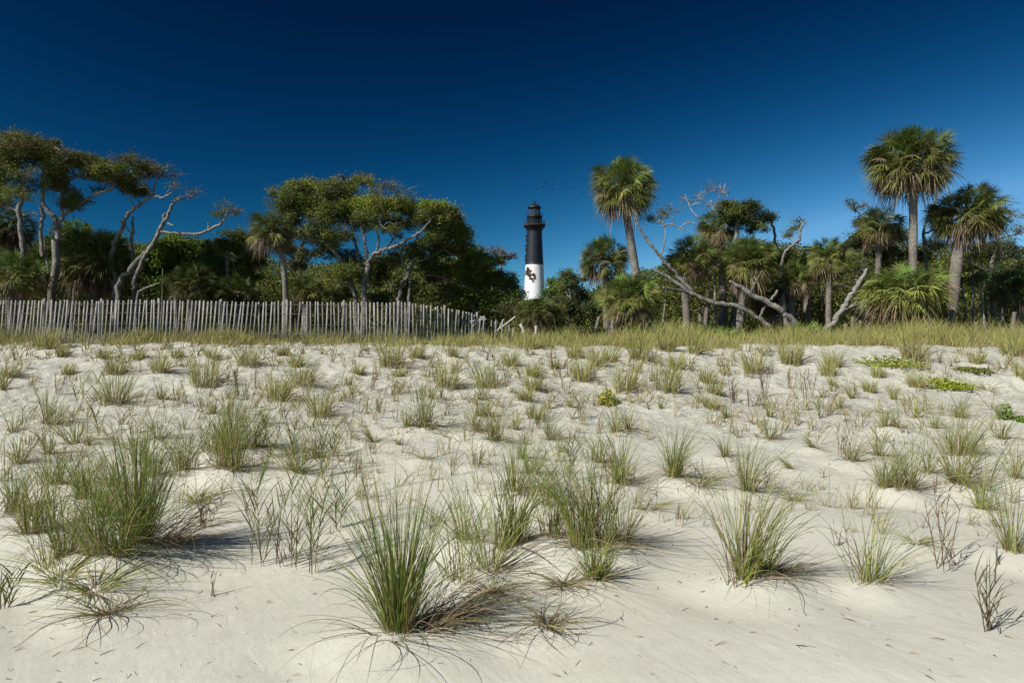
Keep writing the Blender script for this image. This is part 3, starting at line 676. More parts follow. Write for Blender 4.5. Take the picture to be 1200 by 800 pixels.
# ---------------------------------------------------------------- palms
FRG = (.092, .140, .028); FRY = (.205, .205, .055); FRB = (.215, .155, .09); FRK = (.055, .085, .028); FRP = (.34, .27, .16)
def fans(mb, base, d, up, pet, L, colb, colt, nseg=22, droop=.5, wfac=1.0, spread=1.9, fold=.2):
    """costapalmate leaves. base (n,3), d outward direction (n,3), pet petiole length (n), L blade length (n)"""
    n = len(base); side = np.cross(d, up); side /= np.linalg.norm(side, axis=1)[:, None]+1e-9
    nr = np.cross(side, d)
    hast = base+d*pet[:, None]; hast[:, 2] -= .10*pet
    # petiole
    w_ = .012
    v = np.stack([base-side*w_, base+side*w_, hast+side*w_, hast-side*w_], 1).reshape(-1, 3)
    mb.add(v, np.arange(4*n).reshape(-1, 4), np.repeat(colb, 4, 0))
    phi = np.linspace(-spread, spread, nseg)[None]+.05*rs.randn(n, nseg)
    l = L[:, None]*(.62+.38*np.cos(phi*.75))*(.85+.3*rs.rand(n, nseg))
    t = np.array([0, .4, .72, 1.0])
    dirs = d[:, None]*np.cos(phi)[..., None]+side[:, None]*np.sin(phi)[..., None]-nr[:, None]*(fold*np.abs(np.sin(phi)))[..., None]
    dirs /= np.linalg.norm(dirs, axis=2)[..., None]
    p = hast[:, None, None]+dirs[:, :, None]*(t[None, None]*l[..., None])[..., None]
    dr = (np.asarray(droop)*np.ones(n))[:, None]*l*(.7+.6*rs.rand(n, nseg))
    p[..., 2] -= dr[..., None]*t[None, None]**2.2
    perp = -d[:, None]*np.sin(phi)[..., None]+side[:, None]*np.cos(phi)[..., None]
    tw = (rs.rand(n, nseg)-.5)*1.2
    perp = perp*np.cos(tw)[..., None]+nr[:, None]*np.sin(tw)[..., None]
    wt = np.array([.10, 1, .62, .05])
    ww = (2*spread/nseg)*.42*l*wfac*.55
    wv = perp[:, :, None]*(ww[..., None]*wt[None, None])[..., None]/1.3
    v = np.stack([p-wv, p+wv], 3).reshape(-1, 3)
    k = (np.arange(n*nseg)*8)[:, None]+np.arange(3)[None]*2
    f = np.stack([k, k+1, k+3, k+2], -1).reshape(-1, 4)
    cc = colb[:, None, None]*(1-t)[None, None, :, None]*.5+colt[:, None, None]*(.5+.5*t)[None, None, :, None]
    cc = cc*(.85+.3*rs.rand(n, nseg))[..., None, None]
    cc = np.repeat(cc[:, :, :, None], 2, 3).reshape(-1, 3)
    mb.add(v, f, cc)
def dirs_(n, th0, th1):
    az = rs.rand(n)*2*pi; ct = rs.uniform(cos(th1), cos(th0), n); st = np.sqrt(1-ct**2)
    return np.stack([st*np.cos(az), st*np.sin(az), ct], -1), np.arccos(ct)
def palm(px, py, rx, ry, trunk, Y, label, group='cabbage palms among the trees', dead=.35, n=72, green=1.0, name='palm_tree', trunkw=9, dark=1.0, tint=None):
    c = P(px, py, Y); Rx = rx/F*Y*1.04; Rz = ry/F*Y*.99
    pts = [P(a, b, Y+dy) for a, b, dy in [(q+(0,))[:3] for q in trunk]]
    basep = pts[-1].copy(); gz = float(G(np.array([basep[0]]), np.array([basep[1]]))[0])
    if basep[2] > gz-.05: basep = basep+np.array([0, 0, gz-.1-basep[2]]); pts.append(basep)
    e = empty(name, tuple(basep), label, 'palm tree', group)
    r = trunkw/2/F*Y
    path = smooth_path([c+np.array([0, 0, -.25*Rz])]+pts, 6)
    tm = MB(); k = np.linspace(0, 1, len(path))
    cl = np.array([.235, .205, .17])[None]*(.8+.35*rs.rand(len(path), 1))
    tube(tm, path[::-1], (r*(.92+.16*k)*(1+.04*rs.randn(len(path))))[::-1], 12, col=cl)
    tm.build('trunk', M_palmbark, e, basep, smooth=True)
    mb = MB(); up = np.array([0, 0, 1.0]); n = int(n*2.2)
    d, th = dirs_(n, 0.0, 2.35)
    upv = np.repeat(up[None], n, 0)+.8*rs.randn(n, 3)
    sc = np.array([Rx, Rx, Rz])/max(Rx, Rz)
    R_ = max(Rx, Rz)
    dd = d*sc; mag = np.linalg.norm(dd, axis=1); dd /= mag[:, None]
    q_ = rs.rand(n); pet = R_*mag*(.70-.46*q_**2); L = R_*mag*.34*(.75+.4*rs.rand(n))
    f = np.clip((th-.5)/1.6, 0, 1)[:, None]
    base_c = np.asarray(tint if tint else FRG)*green
    ct = (1-f)*base_c+f*np.asarray(FRY)*green
    ct = ct*(.5+.95*rs.rand(n, 1)**1.2)*dark*(1+.06*rs.randn(n, 3))
    tip_dead = (rs.rand(n) < .16*dead) & (th > 1.25)
    ct[tip_dead] = np.asarray(FRP)*dark*.7
    cb = ct*.8+np.asarray(FRY)*.25*dark
    fans(mb, np.repeat(c[None], n, 0), dd, upv, pet, L, cb, ct, droop=.05+.3*rs.rand(n)+.22*f[:, 0])
    mb.build('crown', M_frond, e, basep)
    m = int(n*dead*.36)
    if m:
        d, th = dirs_(m, 1.75, 2.75); dm = MB()
        dd = d*sc; mag = np.linalg.norm(dd, axis=1); dd /= mag[:, None]
        ct = mixc(m, [(FRB, 3), (FRP, 1.6), ((.10, .075, .045), 2)])*dark
        fans(dm, np.repeat((c-np.array([0, 0, .1*Rz]))[None], m, 0), dd, np.repeat(up[None], m, 0)+.3*rs.randn(m, 3), R_*mag*(.38+.12*rs.rand(m)), R_*mag*.42*(.8+.4*rs.rand(m)), ct*.8, ct, droop=.8*np.ones(m), nseg=12, wfac=.8, spread=1.2, fold=.5)
        dm.build('dead_fronds', M_dead, e, basep)
    return e
palm(729, 216, 43, 42, [(734, 250), (742, 300), (749, 345), (752, 398)], 27, 'tall leaning palm with round shaggy crown right of the lighthouse', n=95, trunkw=9.5, green=1.1)
palm(708, 303, 33, 33, [(710, 330), (712, 398)], 29, 'mid-height palm tucked left behind the tall palm\'s trunk', n=75)
palm(738, 346, 40, 34, [(728, 372), (724, 398)], 26, 'short broad palm fronting the tall palm\'s trunk', n=85, trunkw=7, green=1.35, dead=.5)
palm(1068, 186, 56, 47, [(1070, 230), (1070, 300), (1069, 400)], 26, 'tallest palm with straight slim trunk and wide drooping crown', n=110, trunkw=9.5, dead=.45)
palm(1135, 247, 47, 41, [(1124, 290), (1118, 335), (1110, 402)], 26, 'thick-trunked palm leaning right beside the tallest palm', n=100, trunkw=13, dead=.5)
palm(1030, 262, 31, 27, [(1030, 292), (1029, 340), (1030, 400)], 29, 'medium palm with browning crown left of the tallest palm', n=75, dead=.7, trunkw=7)
palm(1061, 338, 54, 37, [(1048, 362), (1046, 400)], 25.2, 'low wide bright palm across the foot of the tallest palm', n=95, green=1.5, dead=.6, trunkw=9)
palm(972, 299, 28, 29, [(972, 330), (971, 360), (971, 396)], 27.5, 'single palm with short straight pale trunk left of the forked log', n=75, dead=.5, trunkw=6.5, green=1.15)
palm(811, 302, 34, 33, [(803, 330), (804, 360), (806, 400)], 28, 'round green palm crown above the bleached limb\'s bend', n=80, dead=.4)
palm(878, 305, 38, 36, [(872, 340), (868, 370), (866, 400)], 28, 'large full palm crown in the middle of the right-hand grove', n=95, dead=.6, green=1.2)
palm(843, 264, 30, 26, [(846, 300), (848, 400)], 31, 'ragged olive palm crown rising behind two fuller palms', n=60, dead=.7, green=.9)
palm(930, 325, 27, 27, [(928, 350), (927, 398)], 28.5, 'small palm with a skirt of orange-brown dead fronds', n=60, dead=1.1, green=.9, trunkw=7)
palm(1190, 335, 34, 27, [(1197, 360), (1196, 400)], 27.5, 'drooping brownish palm cut off by the right border', n=60, dead=.8, dark=.8)
palm(318, 268, 33, 28, [(330, 300), (334, 335), (336, 400)], 23.5, 'palm with thin pale trunk standing right behind the fence', n=70, dead=.8, dark=.8, trunkw=6.5)
palm(112, 302, 46, 42, [(112, 340), (112, 400)], 29, 'wide dusty palm between the left-hand oaks', n=95, dead=.6, dark=.85)
palm(18, 322, 42, 36, [(15, 360), (15, 400)], 25.5, 'low bright palm in the bottom left thicket', n=75, dead=.2, dark=.95, green=1.15)
palm(10, 262, 34, 26, [(12, 300), (12, 400)], 30, 'dark palm with hanging brown fronds cut off by the left border', n=60, dead=1.2, dark=.65)
palm(224, 330, 32, 31, [(224, 360), (224, 400)], 26.5, 'very dark palm in front of the rounded bright-green tree', n=75, dead=.2, dark=.55)
palm(-30, 300, 40, 36, [(-30, 340), (-30, 400)], 27, 'palm at the left border half outside the picture', n=60, dead=.4, dark=.8)
palm(280, 340, 28, 26, [(280, 370), (280, 400)], 28, 'small dim palm between dark palm and fence palm', n=50, dead=.6, dark=.6)
palm(630, 362, 27, 18, [(637, 385), (639, 402)], 26.5, 'squat olive palm directly below the lighthouse', n=60, dead=.8, dark=.8, green=1.0, trunkw=6)
palm(1096, 352, 30, 24, [(1092, 375), (1090, 400)], 28.5, 'shaded low palm between the tallest and the thick palm', n=50, dead=.7, dark=.7)
palm(360, 338, 24, 20, [(360, 365), (360, 400)], 28, 'small green palm under the big oak\'s left limbs', n=50, dead=.6, dark=.8)
palm(900, 345, 30, 22, [(905, 365), (905, 400)], 30, 'hanging brown-skirted palm behind the leaning log', n=45, dead=1.5, dark=.7)
palm(945, 312, 26, 22, [(946, 340), (946, 400)], 30.5, 'dull palm crown filling the gap left of the short pale-trunked palm', n=50, dead=.8, dark=.75)
# small trunkless palmettos
def palmetto(px, py, rx, Y, label, green=1.0, n=26):
    c = P(px, py, Y); c[2] = float(G(np.array([c[0]]), np.array([Y]))[0])
    r = rx/F*Y; mb = MB(); d, th = dirs_(n, 0.1, 1.35); k = np.repeat(c[None], n, 0)+rs.randn(n, 3)*np.array([r*.35, r*.3, 0])
    col = cols(n, np.array(FRG)*green, .3); col[rs.rand(n) < .15] = FRP
    h = rx*1.1/F*Y
    fans(mb, k, d, np.array([0, 0, 1.])+.3*rs.randn(n, 3), h*(.55+.4*rs.rand(n)), h*.6*np.ones(n), col, col, nseg=14, droop=.15+.2*rs.rand(n), spread=1.5)
    o = mb.build('palmetto_shrub', M_frond, base=c); tag(o, label, 'shrub', 'low palmetto shrubs under the trees')
for a in [(783, 395, 26, 24.6, 'spiky palmetto shrub directly right of the short broad palm', 1.1), (808, 395, 25, 25.5, 'palmetto shrub under the bleached limb\'s bend', .9), (835, 398, 24, 24.4, 'lush green palmetto under the low arch of the bleached limb', 1.5),
          (862, 398, 24, 24.8, 'bright palmetto shrub left of the bleached limb\'s foot', 1.6), (890, 395, 18, 26.5, 'small palmetto between the two fallen limbs', 1.1), (918, 398, 25, 24.0, 'pale green palmetto right of the bleached limb\'s foot', 1.7),
          (945, 396, 25, 24.6, 'palmetto shrub at the foot of the small brown-skirted palm', 1.6), (966, 398, 17, 24.2, 'small palmetto against the forked log', 1.3), (665, 396, 22, 26, 'dull palmetto right of the squat palm below the lighthouse', .8),
          (690, 396, 22, 25.5, 'palmetto shrub left of the short broad palm', .9), (1022, 398, 18, 27, 'dim palmetto at the forked log\'s right', .7), (1150, 398, 22, 28, 'dim palmetto right of the thick leaning palm', .8)]:
    palmetto(*a)

# ---------------------------------------------------------------- oaks
BK = (.225, .205, .175); LG = (.135, .158, .034); LD = (.108, .128, .031); LB = (.205, .235, .040); LO = (.142, .145, .045); LR = (.17, .09, .05)  # LB and LD carry sunlit tops and shaded undersides in the leaf colour
def oak(Y, limbs, clumps, label, name='oak_tree', leaf=LG, bark=BK, group='trees behind the dune', lsize=.072, dens=1.0, cat='tree', depth=1.0, twigs=1.0, seed=0, wsc=.78, fill=.4, back=.4):
    rr = np.random.RandomState(seed+int(Y*10))
    tm = MB(); nodes = []; first = None
    for li, limb in enumerate(limbs):
        p0 = np.array([P(x, y, Y) for x, y, wd in limb]); wd = np.array([q[2] for q in limb], float)
        if li == 0 or limb[0][1] > 380:
            yo = 0 if li == 0 else rr.uniform(-.3, .3)
            sy = 0.0
        else:
            q = np.concatenate(nodes); k = np.argmin(np.hypot(q[:, 0]-p0[0, 0], q[:, 2]-p0[0, 2])); yo = q[k, 1]-Y
            sy = rr.uniform(-1.3, 1.3)*depth
        t = np.linspace(0, 1, len(p0)); off = yo+sy*t
        # push back / forward in depth and keep the size that belongs to that distance
        P2 = np.array([P(x, y, Y+o_) for (x, y, _), o_ in zip(limb, off)])
        path = smooth_path(P2, 5); rad = np.interp(np.linspace(0, len(wd)-1, len(path)), np.arange(len(wd)), wd)/2/F*Y*wsc
        L = np.linalg.norm(path[-1]-path[0])
        path[1:-1] += rr.randn(len(path)-2, 3)*np.minimum(.05, .30*rad[1:-1])[:, None]; rad = rad*(1+.05*rr.randn(len(rad)))
        if li == 0 or limb[0][1] > 380:
            g_ = path[0].copy(); g_[2] = float(G(np.array([g_[0]]), np.array([g_[1]]))[0])-.1
            if g_[2] < path[0][2]: path = np.concatenate([[g_], path]); rad = np.concatenate([[rad[0]*1.25], rad])
            if first is None: first = path[0]
        cl = np.array(bark)[None]*(.8+.4*rr.rand(len(path), 1))
        tube(tm, path, rad, 8, col=cl); nodes.append(path)
    if first is None: first = nodes[0][0]
    e = empty(name, tuple(first), label, cat, group)
    nd = np.concatenate(nodes); cm = MB()
    if len(clumps) > 5 and dens >= 1.2:
        add = []
        for i_, a_ in enumerate(clumps):
            if (len(a_) > 4 and a_[4] < .55): continue
            for b_ in clumps[i_+1:]:
                if (len(b_) > 4 and b_[4] < .55): continue
                if np.hypot(a_[0]-b_[0], (a_[1]-b_[1])*1.6) < 38 and rr.rand() < fill:
                    add.append(((a_[0]+b_[0])/2, (a_[1]+b_[1])/2, min(a_[2], b_[2])*.75, max(a_[3], b_[3])*.95, .75, a_[5] if len(a_) > 5 else leaf))
        clumps = list(clumps)+add
    for ci, cp in enumerate(clumps):
        px, py, rx, ry = cp[:4]; dn = cp[4] if len(cp) > 4 else 1.0; lc = np.array(cp[5] if len(cp) > 5 else leaf)
        k = np.argmin(np.hypot(nd[:, 0]-(px-600)/F*Y, nd[:, 2]-(EYE-(py-400)/F*Y)))
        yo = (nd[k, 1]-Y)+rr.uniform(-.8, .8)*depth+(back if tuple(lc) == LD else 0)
        c = P(px, py, Y+yo); r = np.array([rx, rx*.85, ry])/F*Y
        npf = max(4, int(rx*ry*.075*dens*(.5+.5*dn)))
        q = rr.randn(npf, 3); q /= np.linalg.norm(q, axis=1)[:, None]; q *= (rr.rand(npf, 1)**.45)
        pc = c+q*r*.93
        # twigs run from the nearest limb to the puffs
        a = nd[k]
        ctr = c-np.array([0, 0, .3*r[2]])
        if twigs > 0:
            mid = (a+ctr)/2+rr.randn(3)*.12*np.linalg.norm(ctr-a)
            pth = smooth_path([a, mid, ctr], 4); r0 = .018+.012*np.linalg.norm(ctr-a)
            tube(tm, pth, np.linspace(r0, .014, len(pth)), 5, col=np.array(bark)*.95, cap=False)
            for m in range(int(npf*(.5 if dn >= 1 else .9)*twigs)):
                s0 = pth[rr.randint(len(pth)//2, len(pth))]; e0 = pc[m % npf]+rr.randn(3)*.1
                md = (s0+e0)/2+rr.randn(3)*.15*np.linalg.norm(e0-s0)
                if np.linalg.norm(e0-s0) < .05: continue
                tube(tm, smooth_path([s0, md, e0], 3), np.linspace(.014, .006, 7), 3, col=np.array(bark)*(.8+.4*rr.rand()), cap=False)
                if dn < 1:
                    for z_ in range(2):
                        e1 = e0+rr.randn(3)*np.array([.2, .2, .15])+np.array([.06, 0, .06])
                        tube(tm, [e0*.7+s0*.3, (e0+e1)/2+rr.randn(3)*.03, e1], [.008, .006, .003], 3, col=np.array(bark)*.9, cap=False)
        nl = int(125*dn)
        if nl < 2: continue
        pr = rr.uniform(.14, .36, npf)*max(.8, min(1.5, r[0]/1.0))
        cen = np.repeat(pc, nl, 0)+rr.randn(npf*nl, 3)*np.repeat(pr, nl)[:, None]*np.array([.62, .62, .44])
        pcol = np.clip(lc[None]*rr.uniform(.65, 1.45, (npf, 1))*(1+.09*rr.randn(npf, 3)), .006, .5)
        lcv = np.repeat(pcol, nl, 0)*rr.uniform(.75, 1.25, (npf*nl, 1))
        leafcloud(cm, cen, lsize*(Y/28), lcv, up=.35, aspect=.55)
    tm.build('trunk', M_bark, e, first, smooth=True)
    if cm.n: cm.build('crown', M_leaf, e, first)
    return e
# left group
oak(26.5, [[(27, 400, 9), (27, 330, 8), (26, 288, 7.5), (23, 250, 6.5), (26, 220, 6), (21, 206, 5), (14, 192, 4), (12, 180, 2.5)], [(23, 248, 4), (12, 243, 3), (-8, 236, 2.5)], [(27, 252, 3.5), (41, 250, 3), (50, 254, 2.5)], [(26, 218, 4), (31, 208, 3), (38, 196, 2)], [(14, 192, 3), (4, 184, 2), (-8, 178, 1.5)]],
    [(8, 168, 26, 9, 1, LO), (-15, 180, 24, 10, 1), (28, 163, 24, 8, 1, LO), (0, 198, 26, 8, .7), (22, 190, 22, 8, .5, LO), (-10, 225, 20, 7, .8), (18, 228, 20, 7, .7), (0, 212, 20, 6, .8), (10, 182, 30, 9, 1), (-5, 240, 20, 8, .8, LD), (30, 205, 14, 6, .7), (15, 172, 30, 8, 1, LO)],
    'pale-stemmed windswept oak at the far left end', leaf=LG, seed=1, dens=1.3)
oak(27.5, [[(61, 400, 12), (62, 355, 11), (66, 294, 10), (65, 261, 8), (59, 250, 6), (50, 236, 5.5), (51, 209, 4.5), (52, 198, 4), (59, 184, 3.5), (67, 174, 2)],
           [(66, 275, 7), (74, 253, 6), (91, 242, 5), (110, 228, 4.5), (129, 222, 3.5), (135, 212, 3), (143, 204, 2)], [(52, 199, 3), (38, 191, 2.5), (25, 189, 1.5)], [(73, 253, 4.5), (73, 228, 4), (80, 214, 3), (91, 206, 2)],
           [(50, 300, 6), (48, 270, 5), (50, 254, 5), (47, 240, 3)], [(57, 320, 3), (54, 300, 3), (52, 280, 3)]],
    [(48, 168, 24, 8, 1, LO), (66, 172, 14, 7, .7, LO), (38, 178, 20, 7, 1), (95, 183, 20, 7, 1, LO), (84, 190, 16, 5, 1), (118, 193, 24, 9, 1), (108, 205, 18, 7, .9), (132, 200, 18, 9, 1), (70, 205, 16, 5, .8), (76, 222, 16, 6, .8), (60, 218, 12, 5, .8), (45, 215, 16, 5, .7), (92, 235, 20, 4, .6, LD), (115, 222, 12, 5, .6, LD), (35, 222, 12, 5, .7), (55, 186, 20, 8, .9), (60, 204, 18, 6, .8), (85, 240, 18, 6, .7, LD), (105, 190, 24, 8, 1.1), (75, 232, 14, 5, .6), (128, 208, 16, 8, 1)],
    'tall oak with one limb sweeping right to a flat canopy', seed=2, dens=1.35)
oak(28.5, [[(134, 400, 9), (134, 346, 9), (135, 324, 8), (129.5, 312, 7), (131, 293, 6.5), (140, 274, 6), (148, 255, 5.5), (158, 244, 5), (178, 229, 4)], [(178, 229, 3.5), (172, 217, 3), (173, 207, 2)], [(178, 230, 3.5), (191, 231, 3), (201, 226, 2)], [(180, 228, 3), (181, 217, 2.5), (187, 209, 1.5)]],
    [(152, 190, 22, 7, .8, LO), (170, 202, 20, 9, 1), (146, 205, 18, 9, 1), (160, 222, 18, 9, 1.2, LD), (178, 196, 16, 7, .3, LO), (196, 196, 16, 6, .22, LO), (202, 206, 14, 5, .25, LO), (203, 217, 9, 4, .2, LO), (140, 218, 10, 6, .9, LD), (180, 188, 12, 6, .06), (152, 180, 12, 6, .05)],
    'oak with S-curved bare trunk bending right under a flat top', seed=3, dens=1.35)
oak(27.8, [[(138, 400, 8), (139, 336, 8), (151, 318, 7.5), (163, 303, 7), (178, 289, 7), (186.5, 270, 6), (196, 253, 5), (202, 239, 4), (211, 232, 3)], [(187, 271, 4.5), (203, 273, 4), (222, 275, 4.5), (239, 272, 4.5), (253, 265, 4), (262.5, 258, 3), (266, 250, 2)], [(156, 340, 6), (160, 322, 6), (171, 298, 5.5), (179, 287, 5)], [(194, 258, 3.5), (191, 254, 4), (194, 250, 2)], [(197, 262, 3), (203, 264, 2)], [(244, 270, 2), (244, 262, 1.5), (246, 258, 1)], [(211, 232, 2), (219, 234, 1.5), (226, 230, 1)]],
    [(221, 227, 10, 5, .22, LR), (228, 224, 6, 4, .16, LO), (254, 251, 11, 5, .6, LO), (268, 247, 12, 5, .5, LO), (262, 241, 10, 5, .25, LO), (276, 247, 6, 3, .3, LO), (205, 232, 6, 3, .08)],
    'bare leaning oak whose long limb reaches right across the sky', seed=4)
oak(27.6, [[(160, 400, 5), (161, 348, 4), (167, 340, 4), (177, 335, 3), (188, 331, 2)]], [], 'short pale dead branch curving right just above the pickets', name='dead_branch', cat='branch', group='bleached dead wood among the trees', seed=5)
oak(29, [[(156, 400, 6), (155.5, 330, 5), (155, 272, 4.5), (156, 254, 3)], [(155, 275, 2), (148, 266, 2), (139, 257, 1)]], [], 'broken dead stub rising behind the S-curved oak', name='dead_tree', cat='trunk', group='bleached dead wood among the trees', seed=6)
oak(33, [[(208, 400, 8), (208, 330, 7), (210, 300, 5)]], [(208, 292, 30, 15, 1.5), (228, 296, 22, 13, 1.4), (188, 298, 18, 16, 1.4), (180, 304, 20, 14, 1.5), (235, 308, 20, 14, 1.5), (205, 325, 34, 18, 1.5), (190, 292, 14, 7, 1.4)], 'rounded bright-green tree below the long bare limb', leaf=(.135, .20, .03), seed=7, dens=1.3, lsize=.10)
oak(31, [[(268, 400, 8), (268, 340, 7), (266, 300, 5)]], [(262, 286, 20, 14, 1.3), (278, 276, 16, 10, 1.3), (296, 300, 18, 20, 1.2), (246, 300, 14, 14, 1.2), (285, 285, 18, 14, 1.2, LD), (254, 315, 20, 22, 1.3), (282, 320, 24, 22, 1.3), (270, 345, 26, 16, 1.2)], 'dark rounded tree between bright-green tree and fence palm', leaf=LD, seed=8, dens=1.1)
oak(33, [[(85, 400, 7), (88, 330, 6), (88, 290, 4)]], [(86, 272, 26, 14, 1.3), (130, 285, 22, 16, 1.2), (60, 292, 22, 16, 1.2, LD), (160, 308, 24, 20, 1.2, LD), (30, 300, 26, 18, 1.2, LD), (75, 300, 26, 20, 1.2), (60, 330, 30, 20, 1.2, LD), (100, 268, 12, 6, 1.2, LB), (140, 330, 25, 22, 1.1, LD)], 'leafy tree behind the tall oak\'s trunk', leaf=(.10, .15, .03), seed=9)
# the big oak
oak(28, [[(427, 400, 11), (427, 355, 10), (426, 332, 9), (430, 320, 8), (430, 305, 7), (429, 290, 5), (424, 268, 4), (420, 245, 2.5)],
         [(420, 400, 9), (417, 350, 8), (410, 327, 8.5), (402, 307, 7.5), (390, 292, 6.5), (377, 280, 5), (365, 272, 4), (350, 262, 3), (338, 250, 2)],
         [(426, 325, 5), (421, 313, 5), (419, 296, 5), (414, 276, 4), (411, 258, 3), (408, 240, 2)],
         [(430, 308, 5), (441, 296, 5), (452, 292, 4.5), (464, 288, 4.5), (481, 279, 4), (494, 270, 3), (505, 258, 2)],
         [(442, 296, 4), (444, 280, 3.5), (440, 265, 2.5), (446, 250, 2)], [(390, 292, 4), (386, 268, 3.5), (379, 247, 3.5), (378, 225, 2.5)], [(377, 280, 3), (362, 282, 2.5), (346, 280, 2)],
         [(452, 292, 3), (462, 278, 3), (474, 262, 2.5), (484, 250, 2)], [(402, 307, 4), (396, 316, 3), (382, 316, 2.5)], [(416, 332, 3), (400, 332, 3), (384, 328, 2)]],
    [(340, 222, 20, 10, 1.1), (360, 218, 22, 9, 1.1, LB), (350, 236, 28, 10, 1.1), (382, 222, 20, 9, .8), (378, 236, 22, 9, 1.2), (400, 214, 20, 7, 1, LO), (425, 212, 20, 6, 1.2, LB), (408, 226, 22, 8, .9), (448, 220, 20, 9, .35, LO), (466, 222, 16, 9, .15, LO), (478, 232, 14, 7, .2, LO),
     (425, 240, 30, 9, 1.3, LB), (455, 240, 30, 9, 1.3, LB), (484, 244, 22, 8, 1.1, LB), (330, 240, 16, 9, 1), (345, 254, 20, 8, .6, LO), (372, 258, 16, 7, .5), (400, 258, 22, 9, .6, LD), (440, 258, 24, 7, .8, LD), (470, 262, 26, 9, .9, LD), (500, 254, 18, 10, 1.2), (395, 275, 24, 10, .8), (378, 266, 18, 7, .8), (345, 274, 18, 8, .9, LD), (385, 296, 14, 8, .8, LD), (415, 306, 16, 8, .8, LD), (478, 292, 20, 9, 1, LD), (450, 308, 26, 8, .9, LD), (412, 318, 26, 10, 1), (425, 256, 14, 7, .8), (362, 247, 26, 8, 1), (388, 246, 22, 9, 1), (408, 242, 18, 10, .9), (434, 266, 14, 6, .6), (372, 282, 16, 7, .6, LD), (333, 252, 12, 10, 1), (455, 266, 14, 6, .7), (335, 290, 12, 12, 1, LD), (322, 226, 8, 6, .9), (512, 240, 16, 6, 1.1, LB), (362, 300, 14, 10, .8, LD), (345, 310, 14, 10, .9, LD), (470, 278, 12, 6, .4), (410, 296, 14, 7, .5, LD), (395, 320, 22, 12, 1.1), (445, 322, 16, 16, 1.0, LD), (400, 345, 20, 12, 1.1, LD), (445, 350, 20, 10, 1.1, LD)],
    'largest spreading oak with pale forked trunk behind the fence', seed=10, dens=1.4, fill=.58, back=1.0)
oak(28.8, [[(466, 400, 8), (467, 351, 7), (471, 334, 6), (481, 316, 5.5), (488, 296, 5), (487, 285, 3.5), (492, 272, 2)], [(478, 320, 3.5), (470, 300, 3), (476, 285, 2.5)], [(488, 296, 4), (502, 283, 3), (512, 270, 2)], [(474, 400, 6), (480, 350, 5), (480, 330, 4)], [(488, 300, 3), (505, 300, 3), (520, 292, 2)]],
    [(520, 246, 16, 7, 1.2, LB), (535, 252, 15, 8, 1.2), (518, 264, 26, 11, 1.3), (540, 276, 18, 13, 1.3), (505, 278, 22, 10, 1.2, LD), (525, 292, 24, 10, 1.2, LD), (548, 292, 12, 8, 1.1), (495, 300, 20, 9, 1.1, LD), (510, 320, 26, 14, 1.1, LD), (480, 340, 18, 14, 1.1, LD)],
    'dense dark-crowned oak merging with the largest oak\'s right side', seed=11, dens=1.3)
oak(30, [[(556, 400, 8), (555, 350, 7), (550, 320, 5)], [(552, 335, 4), (535, 330, 3), (514, 324, 2.5), (500, 322, 2)]],
    [(552, 298, 22, 9, 1.2), (570, 305, 20, 10, 1.2), (540, 315, 26, 14, 1.3), (566, 325, 28, 16, 1.3), (592, 330, 18, 14, 1.3), (545, 345, 36, 16, 1.3, LD), (585, 355, 30, 14, 1.2), (560, 370, 36, 10, 1.2, LD), (605, 345, 12, 10, 1.2)],
    'dense green tree left of the lighthouse above the fence\'s sloping end', leaf=(.135, .165, .034), seed=12, dens=1.3)
oak(34, [[(588, 400, 6), (588, 330, 4), (586, 305, 3)]], [(580, 294, 14, 5, .7, LR), (592, 299, 12, 6, .7, LR), (586, 305, 14, 6, .6, LR)], 'rusty brown-leaved treetop just left of the lighthouse', leaf=LR, seed=13, dens=1.3)
oak(33, [[(640, 400, 5), (641, 350, 4), (643, 335, 3)]], [(649, 331, 9, 6, 1.5), (656, 336, 10, 8, 1.5), (646, 345, 9, 8, 1.4), (655, 350, 16, 10, 1.4)], 'small bright-green tree touching the lighthouse\'s right side', leaf=(.10, .16, .025), seed=14, dens=1.5)
oak(30, [[(668, 400, 5), (668, 350, 4), (667, 330, 3), (665, 322, 2)], [(668, 350, 2.5), (660, 338, 2), (655, 332, 1)], [(668, 345, 2.5), (676, 334, 2), (680, 326, 1)]], [(664, 322, 11, 6, 1.1, LG), (674, 328, 12, 8, .9), (660, 336, 12, 8, .8, LG), (678, 345, 14, 10, 1.2), (662, 358, 22, 12, 1.2), (690, 362, 20, 12, 1.2)], 'grey-green bush-like tree in the dip right of the lighthouse', leaf=(.075, .10, .035), seed=15, dens=1.4)
oak(27.5, [[(612, 402, 4), (612, 380, 3), (610, 368, 2)]], [(600, 362, 22, 10, 1.1), (622, 356, 18, 8, 1.1, LO), (645, 360, 18, 9, 1.1, LO), (612, 378, 30, 9, 1.1, LO), (650, 378, 26, 9, 1.0, LO)], 'olive scrub thicket right below the lighthouse', name='scrub_bush', cat='bush', leaf=(.09, .10, .035), seed=16, dens=1.2)
